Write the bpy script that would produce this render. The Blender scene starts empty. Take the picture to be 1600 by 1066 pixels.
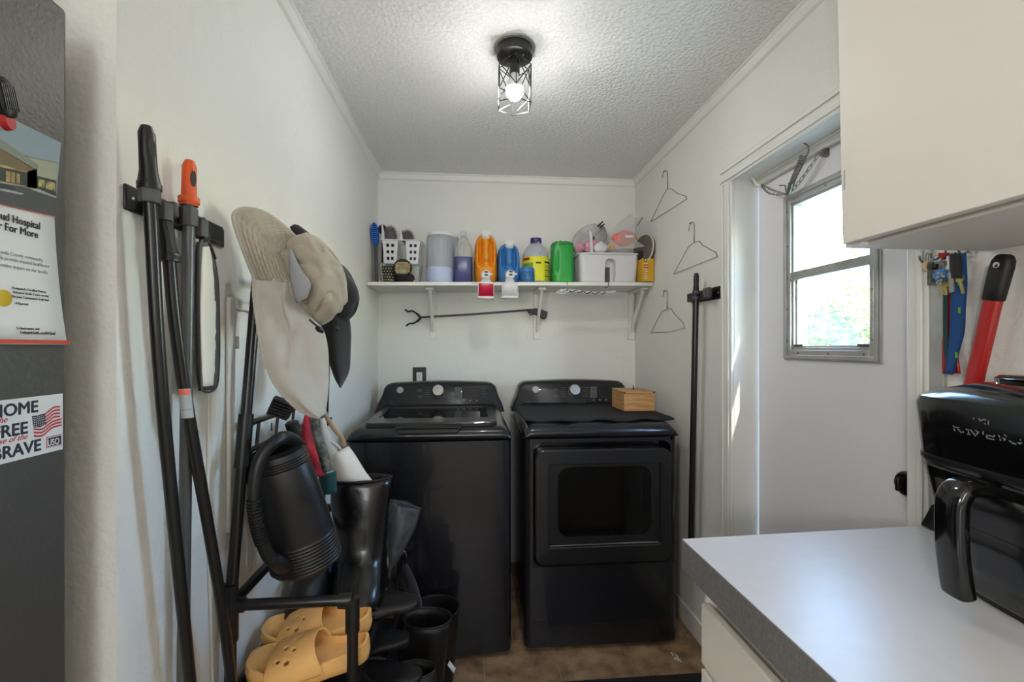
import bpy, bmesh, math, random
from mathutils import Vector, Matrix, noise
random.seed(7)
C = bpy.context.scene.collection
R = math.radians
sin, cos, pi = math.sin, math.cos, math.pi
SC = bpy.context.scene

# ------------------------------------------------------------------ camera
CAMH = 1.31
F = 711.0
YAW = math.atan(60.5 / F)
cd = bpy.data.cameras.new('camera'); cam = bpy.data.objects.new('camera', cd); C.objects.link(cam)
cam.location = (0, 0, CAMH)
cam.rotation_euler = (R(90), 0, -YAW)
cd.sensor_width = 36; cd.lens = 36 * F / 1600; cd.shift_y = 9 / 1600; cd.clip_start = 0.02
SC.camera = cam

# ------------------------------------------------------------------ world, exposure
w = bpy.data.worlds.new('sky'); SC.world = w; w.use_nodes = True
wn = w.node_tree.nodes; wl = w.node_tree.links
bg = wn['Background']
sky = wn.new('ShaderNodeTexSky'); sky.sky_type = 'NISHITA'
sky.sun_disc = False; sky.sun_elevation = R(52); sky.sun_rotation = R(200); sky.air_density = 1.5; sky.dust_density = 0.6; sky.ozone_density = 4.0
wl.new(sky.outputs[0], bg.inputs[0])
SKY_STRENGTH = 5.2
bg.inputs[1].default_value = SKY_STRENGTH
SC.view_settings.view_transform = 'Standard'; SC.view_settings.look = 'None'
SC.view_settings.gamma = 1; SC.view_settings.use_curve_mapping = False
SC.view_settings.exposure = 0.27

sd = bpy.data.lights.new('sun', 'SUN'); sd.energy = 9.0; sd.angle = R(0.6); sd.color = (1, .95, .86)
sun = bpy.data.objects.new('sun', sd); C.objects.link(sun); sun.rotation_euler = (R(40), 0, R(20))

# added fill lamp brightening ceiling and right side; kitchen window daylight behind the camera
kl = bpy.data.lights.new('kitchen_fill_light', 'POINT'); kl.shadow_soft_size = 0.12; kl.energy = 40.0; kl.color = (1, .93, .84)
k = bpy.data.objects.new('kitchen_fill_light', kl); C.objects.link(k); k.location = (-0.75, -0.9, 1.50)
kw = bpy.data.lights.new('kitchen_window_light', 'AREA'); kw.shape = 'RECTANGLE'; kw.size = 0.8; kw.size_y = 0.9; kw.energy = 20.0; kw.color = (.93, .97, 1)
k = bpy.data.objects.new('kitchen_window_light', kw); C.objects.link(k); k.location = (0.10, -2.52, 1.60); k.rotation_euler = (R(90), 0, 0)
BULB = 255.0

# ------------------------------------------------------------------ colours and materials
def lin(c):
    c = c / 255.0
    return c / 12.92 if c <= .04045 else ((c + .055) / 1.055) ** 2.4
def col(r, g, b): return (lin(r), lin(g), lin(b), 1)
MATS = {}
def mat(name, rgb, rough=.5, metal=0, bump=None, var=None, alpha=1, coat=0, trans=0, emit=None, rgb2=None, vscale=8, sheen=0, spec=.5, rand=0):
    m = bpy.data.materials.new(name); m.use_nodes = True
    n = m.node_tree.nodes; l = m.node_tree.links; p = n['Principled BSDF']
    p.inputs['Base Color'].default_value = col(*rgb); p.inputs['Roughness'].default_value = rough
    p.inputs['Metallic'].default_value = metal; p.inputs['Coat Weight'].default_value = coat
    p.inputs['Specular IOR Level'].default_value = spec
    p.inputs['Transmission Weight'].default_value = trans; p.inputs['Alpha'].default_value = alpha
    if sheen: p.inputs['Sheen Weight'].default_value = sheen
    tc = n.new('ShaderNodeTexCoord')
    if emit:
        p.inputs['Emission Color'].default_value = (emit[0], emit[1], emit[2], 1); p.inputs['Emission Strength'].default_value = emit[3]
    if var or rgb2:
        nz = n.new('ShaderNodeTexNoise'); nz.inputs['Scale'].default_value = vscale; nz.inputs['Detail'].default_value = 6
        l.new(tc.outputs['Object'], nz.inputs['Vector'])
        mx = n.new('ShaderNodeMix'); mx.data_type = 'RGBA'
        mx.inputs[6].default_value = col(*rgb)
        if rgb2: mx.inputs[7].default_value = col(*rgb2)
        else: mx.inputs[7].default_value = col(*[max(0, q * (1 - var)) for q in rgb])
        rp = n.new('ShaderNodeMapRange'); rp.inputs[1].default_value = .35; rp.inputs[2].default_value = .65
        l.new(nz.outputs[0], rp.inputs[0]); l.new(rp.outputs[0], mx.inputs[0])
        out = mx.outputs[2]
        if rand:
            oi = n.new('ShaderNodeObjectInfo'); hs = n.new('ShaderNodeHueSaturation')
            mr = n.new('ShaderNodeMapRange'); mr.inputs[3].default_value = 1 - rand; mr.inputs[4].default_value = 1 + rand
            l.new(oi.outputs['Random'], mr.inputs[0]); l.new(mr.outputs[0], hs.inputs['Value']); l.new(out, hs.inputs['Color']); out = hs.outputs[0]
        l.new(out, p.inputs['Base Color'])
    if bump:
        sc_, st, dist = bump[:3]
        nz = n.new('ShaderNodeTexNoise'); nz.inputs['Scale'].default_value = sc_; nz.inputs['Detail'].default_value = 3
        l.new(tc.outputs['Object'], nz.inputs['Vector'])
        b = n.new('ShaderNodeBump'); b.inputs['Strength'].default_value = st; b.inputs['Distance'].default_value = dist
        l.new(nz.outputs[0], b.inputs['Height']); l.new(b.outputs[0], p.inputs['Normal'])
    MATS[name] = m
    return m

# ------------------------------------------------------------------ mesh builder
class MB:
    def __init__(s): s.v = []; s.f = []
    def add(s, vs, fs):
        o = len(s.v); s.v += [Vector(q) for q in vs]; s.f += [tuple(i + o for i in q) for q in fs]; return s
    def box(s, x0, x1, y0, y1, z0, z1, M=None):
        vs = [Vector((x, y, z)) for x in (x0, x1) for y in (y0, y1) for z in (z0, z1)]
        if M: vs = [M @ q for q in vs]
        return s.add(vs, [(0, 1, 3, 2), (4, 6, 7, 5), (0, 4, 5, 1), (2, 3, 7, 6), (0, 2, 6, 4), (1, 5, 7, 3)])
    def bar(s, a, b, wx, wz=None, up=(0, 0, 1)):
        a = Vector(a); b = Vector(b); d = b - a; L = d.length; d.normalize(); u = Vector(up)
        if abs(d.dot(u)) > .98: u = Vector((0, 1, 0))
        sx = d.cross(u).normalized(); sz = sx.cross(d); wz = wz or wx
        M = Matrix((sx, d, sz)).transposed().to_4x4(); M.translation = a
        return s.box(-wx / 2, wx / 2, 0, L, -wz / 2, wz / 2, M)
    def rings(s, rs, cap0=True, cap1=True, closed=True):
        n = len(rs[0]); o = len(s.v)
        for r in rs: s.v += [Vector(q) for q in r]
        for i in range(len(rs) - 1):
            for j in range(n if closed else n - 1):
                k = (j + 1) % n
                s.f.append((o + i * n + j, o + i * n + k, o + (i + 1) * n + k, o + (i + 1) * n + j))
        if cap0: s.f.append(tuple(o + j for j in reversed(range(n))))
        if cap1: s.f.append(tuple(o + (len(rs) - 1) * n + j for j in range(n)))
        return s
    def tube(s, path, r, n=12, cap=True, closed=False):
        P = [Vector(q) for q in path]; m = len(P)
        rr = r if isinstance(r, (list, tuple)) else [r] * m
        rs = []; prev = None
        for i in range(m):
            if closed: t = P[(i + 1) % m] - P[i - 1]
            else: t = P[min(i + 1, m - 1)] - P[max(i - 1, 0)]
            t.normalize()
            if prev is None:
                u = Vector((0, 0, 1)) if abs(t.z) < .9 else Vector((0, 1, 0))
                u = (u - t * u.dot(t)).normalized()
            else: u = (prev - t * prev.dot(t)).normalized()
            prev = u; w_ = t.cross(u)
            rs.append([P[i] + (u * cos(2 * pi * j / n) + w_ * sin(2 * pi * j / n)) * rr[i] for j in range(n)])
        if closed: rs.append(rs[0]); cap = False
        return s.rings(rs, cap, cap)
    def cyl(s, a, b, r0, r1=None, n=24):
        return s.tube([a, b], [r0, r1 if r1 is not None else r0], n)
    def lathe(s, prof, c=(0, 0, 0), n=32, M=None, cap0=True, cap1=True, sx=1, sy=1):
        rs = []
        for r, z in prof:
            q = [Vector((r * cos(2 * pi * j / n) * sx, r * sin(2 * pi * j / n) * sy, z)) for j in range(n)]
            if M: q = [M @ a for a in q]
            rs.append([a + Vector(c) for a in q])
        return s.rings(rs, cap0, cap1)
    def loft(s, secs, n=40, cap0=True, cap1=True, M=None):
        rs = []
        for (cx, cy, z, a, b, p) in secs:
            q = []
            for j in range(n):
                t = 2 * pi * (j + .5) / n; c_, s_ = cos(t), sin(t)
                v = Vector((cx + a * math.copysign(abs(c_) ** (2 / p), c_), cy + b * math.copysign(abs(s_) ** (2 / p), s_), z))
                q.append(M @ v if M else v)
            rs.append(q)
        return s.rings(rs, cap0, cap1)
    def prism(s, pts, vec):
        vec = Vector(vec); a = [Vector(q) for q in pts]
        return s.rings([a, [q + vec for q in a]])
    def grid(s, rows, skip=None):
        m = len(rows); n = len(rows[0]); o = len(s.v)
        for r in rows: s.v += [Vector(q) for q in r]
        for i in range(m - 1):
            for j in range(n - 1):
                if skip and skip(i, j): continue
                s.f.append((o + i * n + j, o + i * n + j + 1, o + (i + 1) * n + j + 1, o + (i + 1) * n + j))
        return s
    def sphere(s, c, r, n=16, m=10, sx=1, sy=1, sz=1):
        prof = [(max(1e-4, r * sin(pi * i / m)), -r * cos(pi * i / m) * sz) for i in range(m + 1)]
        return s.lathe(prof, c, n, sx=sx, sy=sy)
    def xf(s, M):
        s.v = [M @ q for q in s.v]; return s

ORG = {}
def org(o): return ORG.get(o.name, Vector()) if o else Vector()
def build(name, mb, m, parent=None, bevel=0, smooth=True, solid=0, sub=0, label=None, seg=2, ang=35, recalc=True, solid_off=-1):
    me = bpy.data.meshes.new(name)
    o_ = org(parent)
    me.from_pydata([tuple(q - o_) for q in mb.v], [], mb.f)
    if recalc:
        bm = bmesh.new(); bm.from_mesh(me); bmesh.ops.recalc_face_normals(bm, faces=bm.faces); bm.to_mesh(me); bm.free()
    me.materials.append(MATS[m] if isinstance(m, str) else m)
    ob = bpy.data.objects.new(name, me); C.objects.link(ob)
    if parent: ob.parent = parent
    ORG[ob.name] = o_
    if solid:
        q = ob.modifiers.new('solid', 'SOLIDIFY'); q.thickness = solid; q.offset = solid_off
    if sub:
        q = ob.modifiers.new('sub', 'SUBSURF'); q.levels = sub; q.render_levels = sub
    if bevel:
        q = ob.modifiers.new('bevel', 'BEVEL'); q.width = bevel; q.segments = seg; q.limit_method = 'ANGLE'; q.angle_limit = R(40)
    if smooth:
        me.shade_smooth()
        if not sub: me.set_sharp_from_angle(angle=R(ang))
        if bevel: 
            for e in me.edges: pass
    if label: ob['label'] = label
    return ob
def thing(name, label, cat, loc=(0, 0, 0), group=None, keep=True):
    o = bpy.data.objects.new(name, None); C.objects.link(o); o.location = loc; o.empty_display_size = .05
    ORG[o.name] = Vector(loc)
    o['label'] = label; o['category'] = cat
    if group: o['group'] = group
    return o
def tag(o, label, cat, group=None):
    o['label'] = label; o['category'] = cat
    if group: o['group'] = group
    return o
def struct(name, mb, m, **kw):
    o = build(name, mb, m, **kw)
    if o.parent is None: o['kind'] = 'structure'
    return o
def copy_tree(o, parent=None):
    c = o.copy(); C.objects.link(c); c.parent = parent; ORG[c.name] = org(o).copy()
    for ch in list(o.children): copy_tree(ch, c)
    return c
def text(name, body, m, size, M, parent, ext=.0004, align='LEFT', label=None, shear=0, offset=0, sx=1, bold=0, heavy=0):
    cu = bpy.data.curves.new(name, 'FONT'); cu.body = body; cu.size = size; cu.extrude = ext; cu.align_x = align; cu.shear = shear;  cu.resolution_u = 3
    t = bpy.data.objects.new('t', cu); C.objects.link(t); bpy.context.view_layer.update()
    me = bpy.data.meshes.new_from_object(t.evaluated_get(bpy.context.evaluated_depsgraph_get())); bpy.data.objects.remove(t)
    if heavy:                                  # thicken the strokes: overlay copies shifted by a hair
        vs = [v.co.copy() for v in me.vertices]; fs = [tuple(p.vertices) for p in me.polygons]; k_ = len(vs); V, Fc = [], []
        for q, (dx, dy) in enumerate(((0, 0), (heavy, 0), (heavy / 2, heavy / 2), (heavy / 2, -heavy / 2))):
            V += [(v.x + dx, v.y + dy, v.z + q * 1e-5) for v in vs]; Fc += [tuple(i + q * k_ for i in f) for f in fs]
        me = bpy.data.meshes.new(name); me.from_pydata(V, [], Fc)
    me.materials.clear(); me.materials.append(MATS[m])
    o_ = org(parent)
    MM = Matrix.Translation(-o_) @ M @ Matrix.Diagonal((sx, 1, 1, 1)); me.transform(MM); me.name = name
    ob = bpy.data.objects.new(name, me); C.objects.link(ob); ob.parent = parent; ORG[ob.name] = o_
    if label: ob['label'] = label
    return ob
def rring(cx, cy, z, a, b, r, n=200):     # rounded rectangle, evenly spaced points
    P = []
    for (sx_, sy_, a0) in ((1, 1, 0), (-1, 1, .5 * pi), (-1, -1, pi), (1, -1, 1.5 * pi)):
        for k_ in range(9): t = a0 + .5 * pi * k_ / 8; P.append(Vector((cx + sx_ * (a - r) + r * cos(t), cy + sy_ * (b - r) + r * sin(t), z)))
    P.append(P[0].copy()); return resample(P, n + 1)[:-1]
def frame(o, x, y):                      # matrix from origin, local x and local y directions
    x = Vector(x).normalized(); y = Vector(y).normalized(); z = x.cross(y)
    M = Matrix((x, y, z)).transposed().to_4x4(); M.translation = Vector(o); return M

# rays of the survey: a sighting (px, py) met with a known wall plane or depth gives a place in the room
def ray(px, py):
    u = (px - 800) / F; v = (542 - py) / F
    return Vector((sin(YAW) + u * cos(YAW), cos(YAW) - u * sin(YAW), v))
def atY(px, py, Y): r = ray(px, py); return Vector((0, 0, CAMH)) + r * (Y / r.y)
def atX(px, py, X): r = ray(px, py); return Vector((0, 0, CAMH)) + r * (X / r.x)
def atZ(px, py, Z): r = ray(px, py); return Vector((0, 0, CAMH)) + r * ((Z - CAMH) / r.z)

def spline(pts, k=6, closed=False):      # Catmull-Rom
    P = [Vector(p) for p in pts]; n = len(P); out = []
    rng = range(n if closed else n - 1)
    for i in rng:
        if closed: a, b, c, d = P[i - 1], P[i], P[(i + 1) % n], P[(i + 2) % n]
        else: a, b, c, d = P[max(i - 1, 0)], P[i], P[i + 1], P[min(i + 2, n - 1)]
        for j in range(k):
            t = j / k
            out.append(.5 * ((2 * b) + (c - a) * t + (2 * a - 5 * b + 4 * c - d) * t * t + (3 * b - a - 3 * c + d) * t ** 3))
    if not closed: out.append(P[-1])
    return out
def resample(path, n):
    P = [Vector(p) for p in path]; L = [0]
    for a, b in zip(P, P[1:]): L.append(L[-1] + (b - a).length)
    out = []; j = 0
    for i in range(n):
        t = L[-1] * i / (n - 1)
        while j < len(L) - 2 and L[j + 1] < t: j += 1
        f = (t - L[j]) / max(1e-9, L[j + 1] - L[j]); out.append(P[j].lerp(P[j + 1], min(1, max(0, f))))
    return out
def ruled(A, B, m, n, bulge=(0, 0, 0), wob=0, ws=12):   # sheet between two edges, bulging in its middle
    A = resample(spline(A), n); B = resample(spline(B), n); rows = []
    for i in range(m):
        t = i / (m - 1); row = []
        for a, b in zip(A, B):
            p = a.lerp(b, t) + Vector(bulge) * sin(pi * t)
            if wob: p = p + Vector(noise.noise_vector(p * ws)) * wob * min(1, 4 * t, 4 * (1 - t))
            row.append(p)
        rows.append(row)
    return rows

# ------------------------------------------------------------------ palette
mat('wall_paint', (232, 232, 227), .75, bump=(95, .35, .004), var=.02, vscale=2)
mat('wall_smooth', (230, 230, 227), .7, bump=(60, .08, .002))
mat('ceiling_popcorn', (242, 242, 240), .9, var=.05, vscale=90)
mat('trim_white', (229, 229, 224), .45, bump=(30, .05, .001))
mat('cabinet_white', (231, 227, 219), .5, bump=(40, .05, .001))
mat('cabinet_under', (170, 168, 160), .7, var=.08)
mat('tile', (160, 134, 106), .4, rgb2=(108, 84, 60), vscale=13, bump=(40, .15, .002), rand=.16)
mat('grout', (160, 146, 126), .8)
mat('laminate_white', (214, 214, 217), .34, bump=(200, .03, .0005), var=.015, vscale=30)
mat('laminate_edge', (124, 123, 124), .55, var=.12, vscale=160)
mat('steel_dark', (38, 39, 44), .27, .45, coat=.3)
mat('steel_panel', (34, 35, 38), .3, .4, coat=.25)
mat('plastic_charcoal', (46, 47, 50), .45)
mat('gloss_black', (9, 9, 10), .13, coat=.2)
mat('glass_dark', (7, 7, 8), .04, coat=.3)
mat('black_plastic', (16, 16, 17), .38)
mat('black_satin', (20, 20, 21), .3, bump=(300, .1, .0005))
mat('rubber_black', (12, 12, 13), .24, coat=.15, bump=(14, .25, .01))
mat('rubber_matt', (15, 15, 16), .5)
mat('can_black', (16, 17, 20), .42, bump=(600, .12, .0006))
mat('clip_grey', (74, 75, 77), .55)
mat('pole_grey', (92, 94, 97), .35, .3)
mat('orange_plastic', (216, 84, 26), .45)
mat('chrome', (205, 205, 205), .16, 1)
mat('knob_silver', (190, 190, 190), .28, 1, var=.1, vscale=60)
mat('wire_steel', (120, 120, 118), .35, .8)
mat('zinc', (140, 141, 138), .4, .9, var=.2, vscale=60)
mat('aluminium', (186, 186, 184), .42, .35, var=.1, vscale=14)
mat('print_grey', (150, 151, 153), .6)
mat('print_light', (205, 205, 205), .6)
mat('display', (30, 31, 33), .2)
mat('white_plastic', (214, 214, 218), .38)
mat('white_cap', (228, 228, 228), .35)
mat('mat_fabric', (28, 29, 31), .9, bump=(250, .5, .003), var=.2, vscale=60)
mat('door_paint', (228, 228, 233), .6, bump=(180, .12, .002))
mat('fridge', (74, 71, 69), .42, .1, bump=(170, .35, .0025))
mat('fridge_dark', (80, 80, 82), .5)
mat('paper', (212, 213, 215), .6)
mat('ink_navy', (28, 33, 50), .6)
mat('ink_black', (30, 30, 34), .6)
mat('ink_grey', (150, 156, 164), .6)
mat('ink_red', (180, 40, 44), .6)
mat('ink_redline', (196, 66, 40), .6)
mat('photo_sky', (124, 142, 154), .5, rgb2=(148, 160, 166), vscale=7)
mat('photo_wall', (152, 156, 136), .5, var=.06, vscale=40)
mat('photo_roof', (118, 126, 116), .5)
mat('photo_warm', (186, 164, 92), .5, rgb2=(104, 88, 58), vscale=60)
mat('photo_dark', (38, 38, 38), .5)
mat('photo_soffit', (104, 88, 58), .5)
mat('photo_road', (64, 65, 68), .5)
mat('photo_kerb', (150, 152, 150), .5)
mat('photo_window', (44, 44, 36), .5, rgb2=(200, 190, 120), vscale=90)
mat('gold', (196, 168, 40), .35, .3)
mat('red_plastic', (168, 26, 24), .35)
mat('red_paint', (172, 26, 24), .3, coat=.3)
mat('tan_cloth', (163, 154, 139), .9, bump=(420, .35, .0015), var=.05, vscale=20, sheen=.2)
mat('tan_light', (172, 168, 160), .9, bump=(380, .3, .0015), var=.04, vscale=14, sheen=.2)
mat('grey_mesh', (148, 150, 154), .9, bump=(700, .6, .001))
mat('black_cloth', (30, 30, 33), .85, bump=(260, .3, .0015), sheen=.15)
mat('slide_orange', (230, 176, 106), .6, bump=(500, .12, .0006))
mat('canvas_white', (226, 222, 212), .9, bump=(500, .4, .001))
mat('canvas_tan', (196, 170, 140), .9, bump=(500, .3, .001))
mat('red_bag', (196, 40, 58), .7, rgb2=(150, 24, 44), vscale=20)
mat('camo', (52, 60, 56), .9, rgb2=(120, 120, 112), vscale=60)
mat('teal', (12, 70, 72), .7)
mat('blue_cloth', (26, 74, 130), .6)
mat('clear_plastic', (200, 205, 212), .12, alpha=.28)
mat('smoke_plastic', (90, 92, 100), .12, alpha=.38, coat=.5)
mat('frosted', (205, 210, 220), .35, alpha=.48)
mat('frosted_light', (206, 210, 206), .3, alpha=.34)
mat('powder', (186, 198, 230), .5)
mat('liquid_navy', (66, 72, 122), .2)
mat('liquid_amber', (120, 116, 50), .2, alpha=.5)
mat('det_orange', (226, 140, 22), .32, coat=.2)
mat('det_blue', (58, 122, 186), .32, coat=.2)
mat('cup_red', (196, 30, 66), .25, alpha=.92)
mat('jar_blue', (40, 104, 160), .2, alpha=.9)
mat('lid_blue', (60, 118, 190), .4)
mat('label_yellow', (226, 222, 44), .5)
mat('label_green', (110, 160, 60), .5)
mat('ink_purple', (58, 40, 110), .4)
mat('green_tub', (34, 158, 62), .35, coat=.15)
mat('green_lid', (26, 138, 52), .4)
mat('brush_blue', (30, 100, 190), .6, bump=(300, .3, .002))
mat('duster_grey', (132, 126, 128), .95)
mat('dark_bristle', (40, 38, 38), .9)
mat('comb_gold', (176, 146, 66), .6, rgb2=(206, 204, 188), vscale=30)
mat('comb_black', (24, 22, 20), .7)
mat('silver_cloth', (196, 197, 196), .6, rgb2=(140, 141, 141), vscale=8, bump=(20, .4, .01))
mat('pink', (226, 160, 178), .8, var=.12, vscale=30)
mat('coral', (232, 92, 104), .7, rgb2=(230, 130, 90), vscale=7)
mat('bag_clear', (206, 206, 204), .2, alpha=.36, bump=(12, .5, .02))
mat('olive', (96, 92, 82), .7)
mat('cream', (214, 210, 190), .6)
mat('box_yellow', (206, 160, 28), .55)
mat('rope_white', (210, 210, 208), .8, bump=(200, .4, .002))
mat('wood', (190, 146, 96), .5)
mat('wood_edge', (166, 122, 76), .5)
mat('leash_blue', (24, 72, 130), .8, bump=(500, .4, .001))
mat('key_brass', (186, 176, 120), .35, .9)
mat('key_silver', (180, 180, 180), .3, 1)
mat('bark', (120, 100, 78), .9)
mat('leaf', (84, 110, 30), .6, rgb2=(140, 158, 60), vscale=1.5)
mat('leaf_dark', (60, 86, 24), .6, rgb2=(104, 124, 46), vscale=2)
mat('grass', (150, 156, 134), .9, var=.2)
mat('plant_green', (96, 150, 66), .6)
mat('sticker', (170, 174, 178), .5)
mat('photo_scratch', (120, 120, 122), .5)
mat('bulb', (255, 255, 255), .4, emit=(1, .98, .94, BULB))
mat('bulb_neck', (235, 235, 232), .4)

# glass that lets daylight in: thin sheet, part mirror and part clear
def pane_mat(name, tint, f0):
    m = bpy.data.materials.new(name); m.use_nodes = True
    n = m.node_tree.nodes; l = m.node_tree.links; n.clear()
    out = n.new('ShaderNodeOutputMaterial'); mx = n.new('ShaderNodeMixShader'); tr = n.new('ShaderNodeBsdfTransparent'); gl = n.new('ShaderNodeBsdfGlossy')
    tr.inputs[0].default_value = tint; gl.inputs['Roughness'].default_value = .03
    lw = n.new('ShaderNodeLayerWeight'); pw = n.new('ShaderNodeMath'); pw.operation = 'POWER'; pw.inputs[1].default_value = 4.5
    mr = n.new('ShaderNodeMapRange'); mr.inputs[3].default_value = f0; mr.inputs[4].default_value = .8
    l.new(lw.outputs['Facing'], pw.inputs[0]); l.new(pw.outputs[0], mr.inputs[0])
    l.new(mr.outputs[0], mx.inputs[0]); l.new(tr.outputs[0], mx.inputs[1]); l.new(gl.outputs[0], mx.inputs[2]); l.new(mx.outputs[0], out.inputs[0])
    MATS[name] = m
pane_mat('window_glass', (.95, .97, .97, 1), .04)
pane_mat('glare_glass', (.95, .97, .97, 1), .04)  # lower pane: its white glare is mixed in as patchy translucent haze
m = MATS['glare_glass']; n = m.node_tree.nodes; l = m.node_tree.links
o_ = [q for q in n if q.type == 'OUTPUT_MATERIAL'][0]; prev = o_.inputs[0].links[0].from_socket
tl_ = n.new('ShaderNodeBsdfTranslucent'); tl_.inputs[0].default_value = (.9, .9, .9, 1); m2 = n.new('ShaderNodeMixShader')
nz = n.new('ShaderNodeTexNoise'); nz.inputs['Scale'].default_value = 5; mr = n.new('ShaderNodeMapRange'); mr.inputs[1].default_value = .35; mr.inputs[2].default_value = .65; mr.inputs[3].default_value = .002; mr.inputs[4].default_value = .03
tc = n.new('ShaderNodeTexCoord'); l.new(tc.outputs['Object'], nz.inputs['Vector']); l.new(nz.outputs[0], mr.inputs[0]); l.new(mr.outputs[0], m2.inputs[0]); l.new(prev, m2.inputs[1]); l.new(tl_.outputs[0], m2.inputs[2]); l.new(m2.outputs[0], o_.inputs[0])
pane_mat('tinted_glass', (.10, .10, .11, 1), .05)

# wood grain on the little box
m = MATS['wood']; n = m.node_tree.nodes; l = m.node_tree.links
tc = n.new('ShaderNodeTexCoord'); mp = n.new('ShaderNodeMapping'); mp.inputs['Scale'].default_value = (1.6, 1.6, 5)
wv = n.new('ShaderNodeTexWave'); wv.inputs['Scale'].default_value = 3.2; wv.inputs['Distortion'].default_value = 9; wv.inputs['Detail'].default_value = 2; wv.bands_direction = 'Z'
rp = n.new('ShaderNodeMix'); rp.data_type = 'RGBA'; rp.inputs[6].default_value = col(200, 156, 104); rp.inputs[7].default_value = col(180, 132, 82)
l.new(tc.outputs['Object'], mp.inputs[0]); l.new(mp.outputs[0], wv.inputs[0]); l.new(wv.outputs['Fac'], rp.inputs[0]); l.new(rp.outputs[2], n['Principled BSDF'].inputs['Base Color'])

# fold-heavy plaster relief on the walls: orange peel over broad trowel marks
for nm, s1, s2, st in (('wall_paint', 70, 16, .5), ('ceiling_popcorn', 110, 70, .42)):
    m = MATS[nm]; n = m.node_tree.nodes; l = m.node_tree.links; p = n['Principled BSDF']
    tc = n.new('ShaderNodeTexCoord')
    a = n.new('ShaderNodeTexNoise'); a.inputs['Scale'].default_value = s1; a.inputs['Detail'].default_value = 2
    b = n.new('ShaderNodeTexVoronoi' if nm == 'ceiling_popcorn' else 'ShaderNodeTexNoise'); b.inputs['Scale'].default_value = s2
    ad = n.new('ShaderNodeMath'); ad.operation = 'ADD'
    l.new(tc.outputs['Object'], a.inputs['Vector']); l.new(tc.outputs['Object'], b.inputs['Vector'])
    l.new(a.outputs[0], ad.inputs[0]); l.new(b.outputs[0], ad.inputs[1])
    bp = n.new('ShaderNodeBump'); bp.inputs['Strength'].default_value = st; bp.inputs['Distance'].default_value = .004 if nm == 'wall_paint' else .008
    l.new(ad.outputs[0], bp.inputs['Height']); l.new(bp.outputs[0], p.inputs['Normal'])
SC.cycles.use_denoising = True
# ------------------------------------------------------------------ room shell
XL, XR, YB, H = -.563, 1.003, 2.76, 2.345
DX = 1.10                                   # plane of the outside door
DY0, DY1, DZ = .964, 1.68, 1.955            # doorway in the right wall
# floor slab with separate vinyl squares
fl = struct('floor', MB().box(-2.3, 1.2, -2.7, 3.0, -.12, -.002), 'grout', smooth=False)
TS = .302
tile_me = None
nt = 0
for i in range(-5, 4):
    for j in range(0, 10):
        x0 = .045 + i * TS + (.13 if j % 2 else 0); y0 = .02 + j * TS - .12
        xa, xb, ya, yb = x0 + .0018, x0 + TS - .0018, y0 + .0018, y0 + TS - .0018
        lo = -.556 if yb > .79 else -1.9
        xa = max(xa, lo); xb = min(xb, .997); yb = min(yb, 2.754)
        if xb - xa < .03 or yb - ya < .03 or ya < .1: continue
        t = build('tile', MB().box(xa, xb, ya, yb, -.002, .0012), 'tile', fl, bevel=.0008, seg=1, smooth=False)
        nt += 1
struct('ceiling', MB().box(-2.3, 1.2, -2.7, 2.9, H, H + .1), 'ceiling_popcorn', smooth=False)
struct('wall_back', MB().box(XL - .11, XR + .1, YB, YB + .1, 0, H), 'wall_paint', smooth=False)
struct('wall_left', MB().box(XL - .11, XL, .771, YB, 0, H), 'wall_paint', smooth=False)
struct('wall_corner', MB().box(-2.2, XL - .11, .771, .881, 0, H), 'wall_paint', smooth=False)
# right wall with the doorway cut out
struct('wall_right', MB().box(XR, XR + .1, DY1, YB, 0, H).box(XR, XR + .1, -2.6, DY0, 0, H).box(XR, XR + .1, DY0, DY1, DZ, H), 'wall_paint', smooth=False)
struct('wall_far_left', MB().box(-2.3, -2.2, -2.6, .881, 0, H), 'wall_smooth', smooth=False)
struct('wall_front', MB().box(-2.3, 1.1, -2.7, -2.6, 0, H), 'wall_smooth', smooth=False)

# crown moulding (stepped profile)
def crown(name, a, b, inward):
    a = Vector(a); b = Vector(b); n_ = Vector(inward)
    pr = [(0, 0), (.024, 0), (.024, -.006), (.018, -.010), (.012, -.030), (.010, -.036), (.004, -.040), (.0, -.042)]
    r0 = [a + n_ * u + Vector((0, 0, v)) for u, v in pr]; r1 = [b + n_ * u + Vector((0, 0, v)) for u, v in pr]
    struct(name, MB().rings([r0, r1]), 'trim_white', smooth=False)
crown('trim_1', (XL, .772, H), (XL, YB, H), (1, 0, 0))
crown('trim_2', (XL, YB, H), (XR, YB, H), (0, -1, 0))
crown('trim_3', (XR, -.4, H), (XR, YB, H), (-1, 0, 0))

# baseboards
def baseboard(name, x0, x1, y0, y1):
    struct(name, MB().box(x0, x1, y0, y1, .001, .095), 'trim_white', bevel=.003)
baseboard('baseboard_left', XL, XL + .012, .80, YB - .012)
baseboard('baseboard_back', XL + .012, XR - .012, YB - .012, YB)
baseboard('baseboard_right', XR - .012, XR, DY1 + .075, YB - .012)

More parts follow.
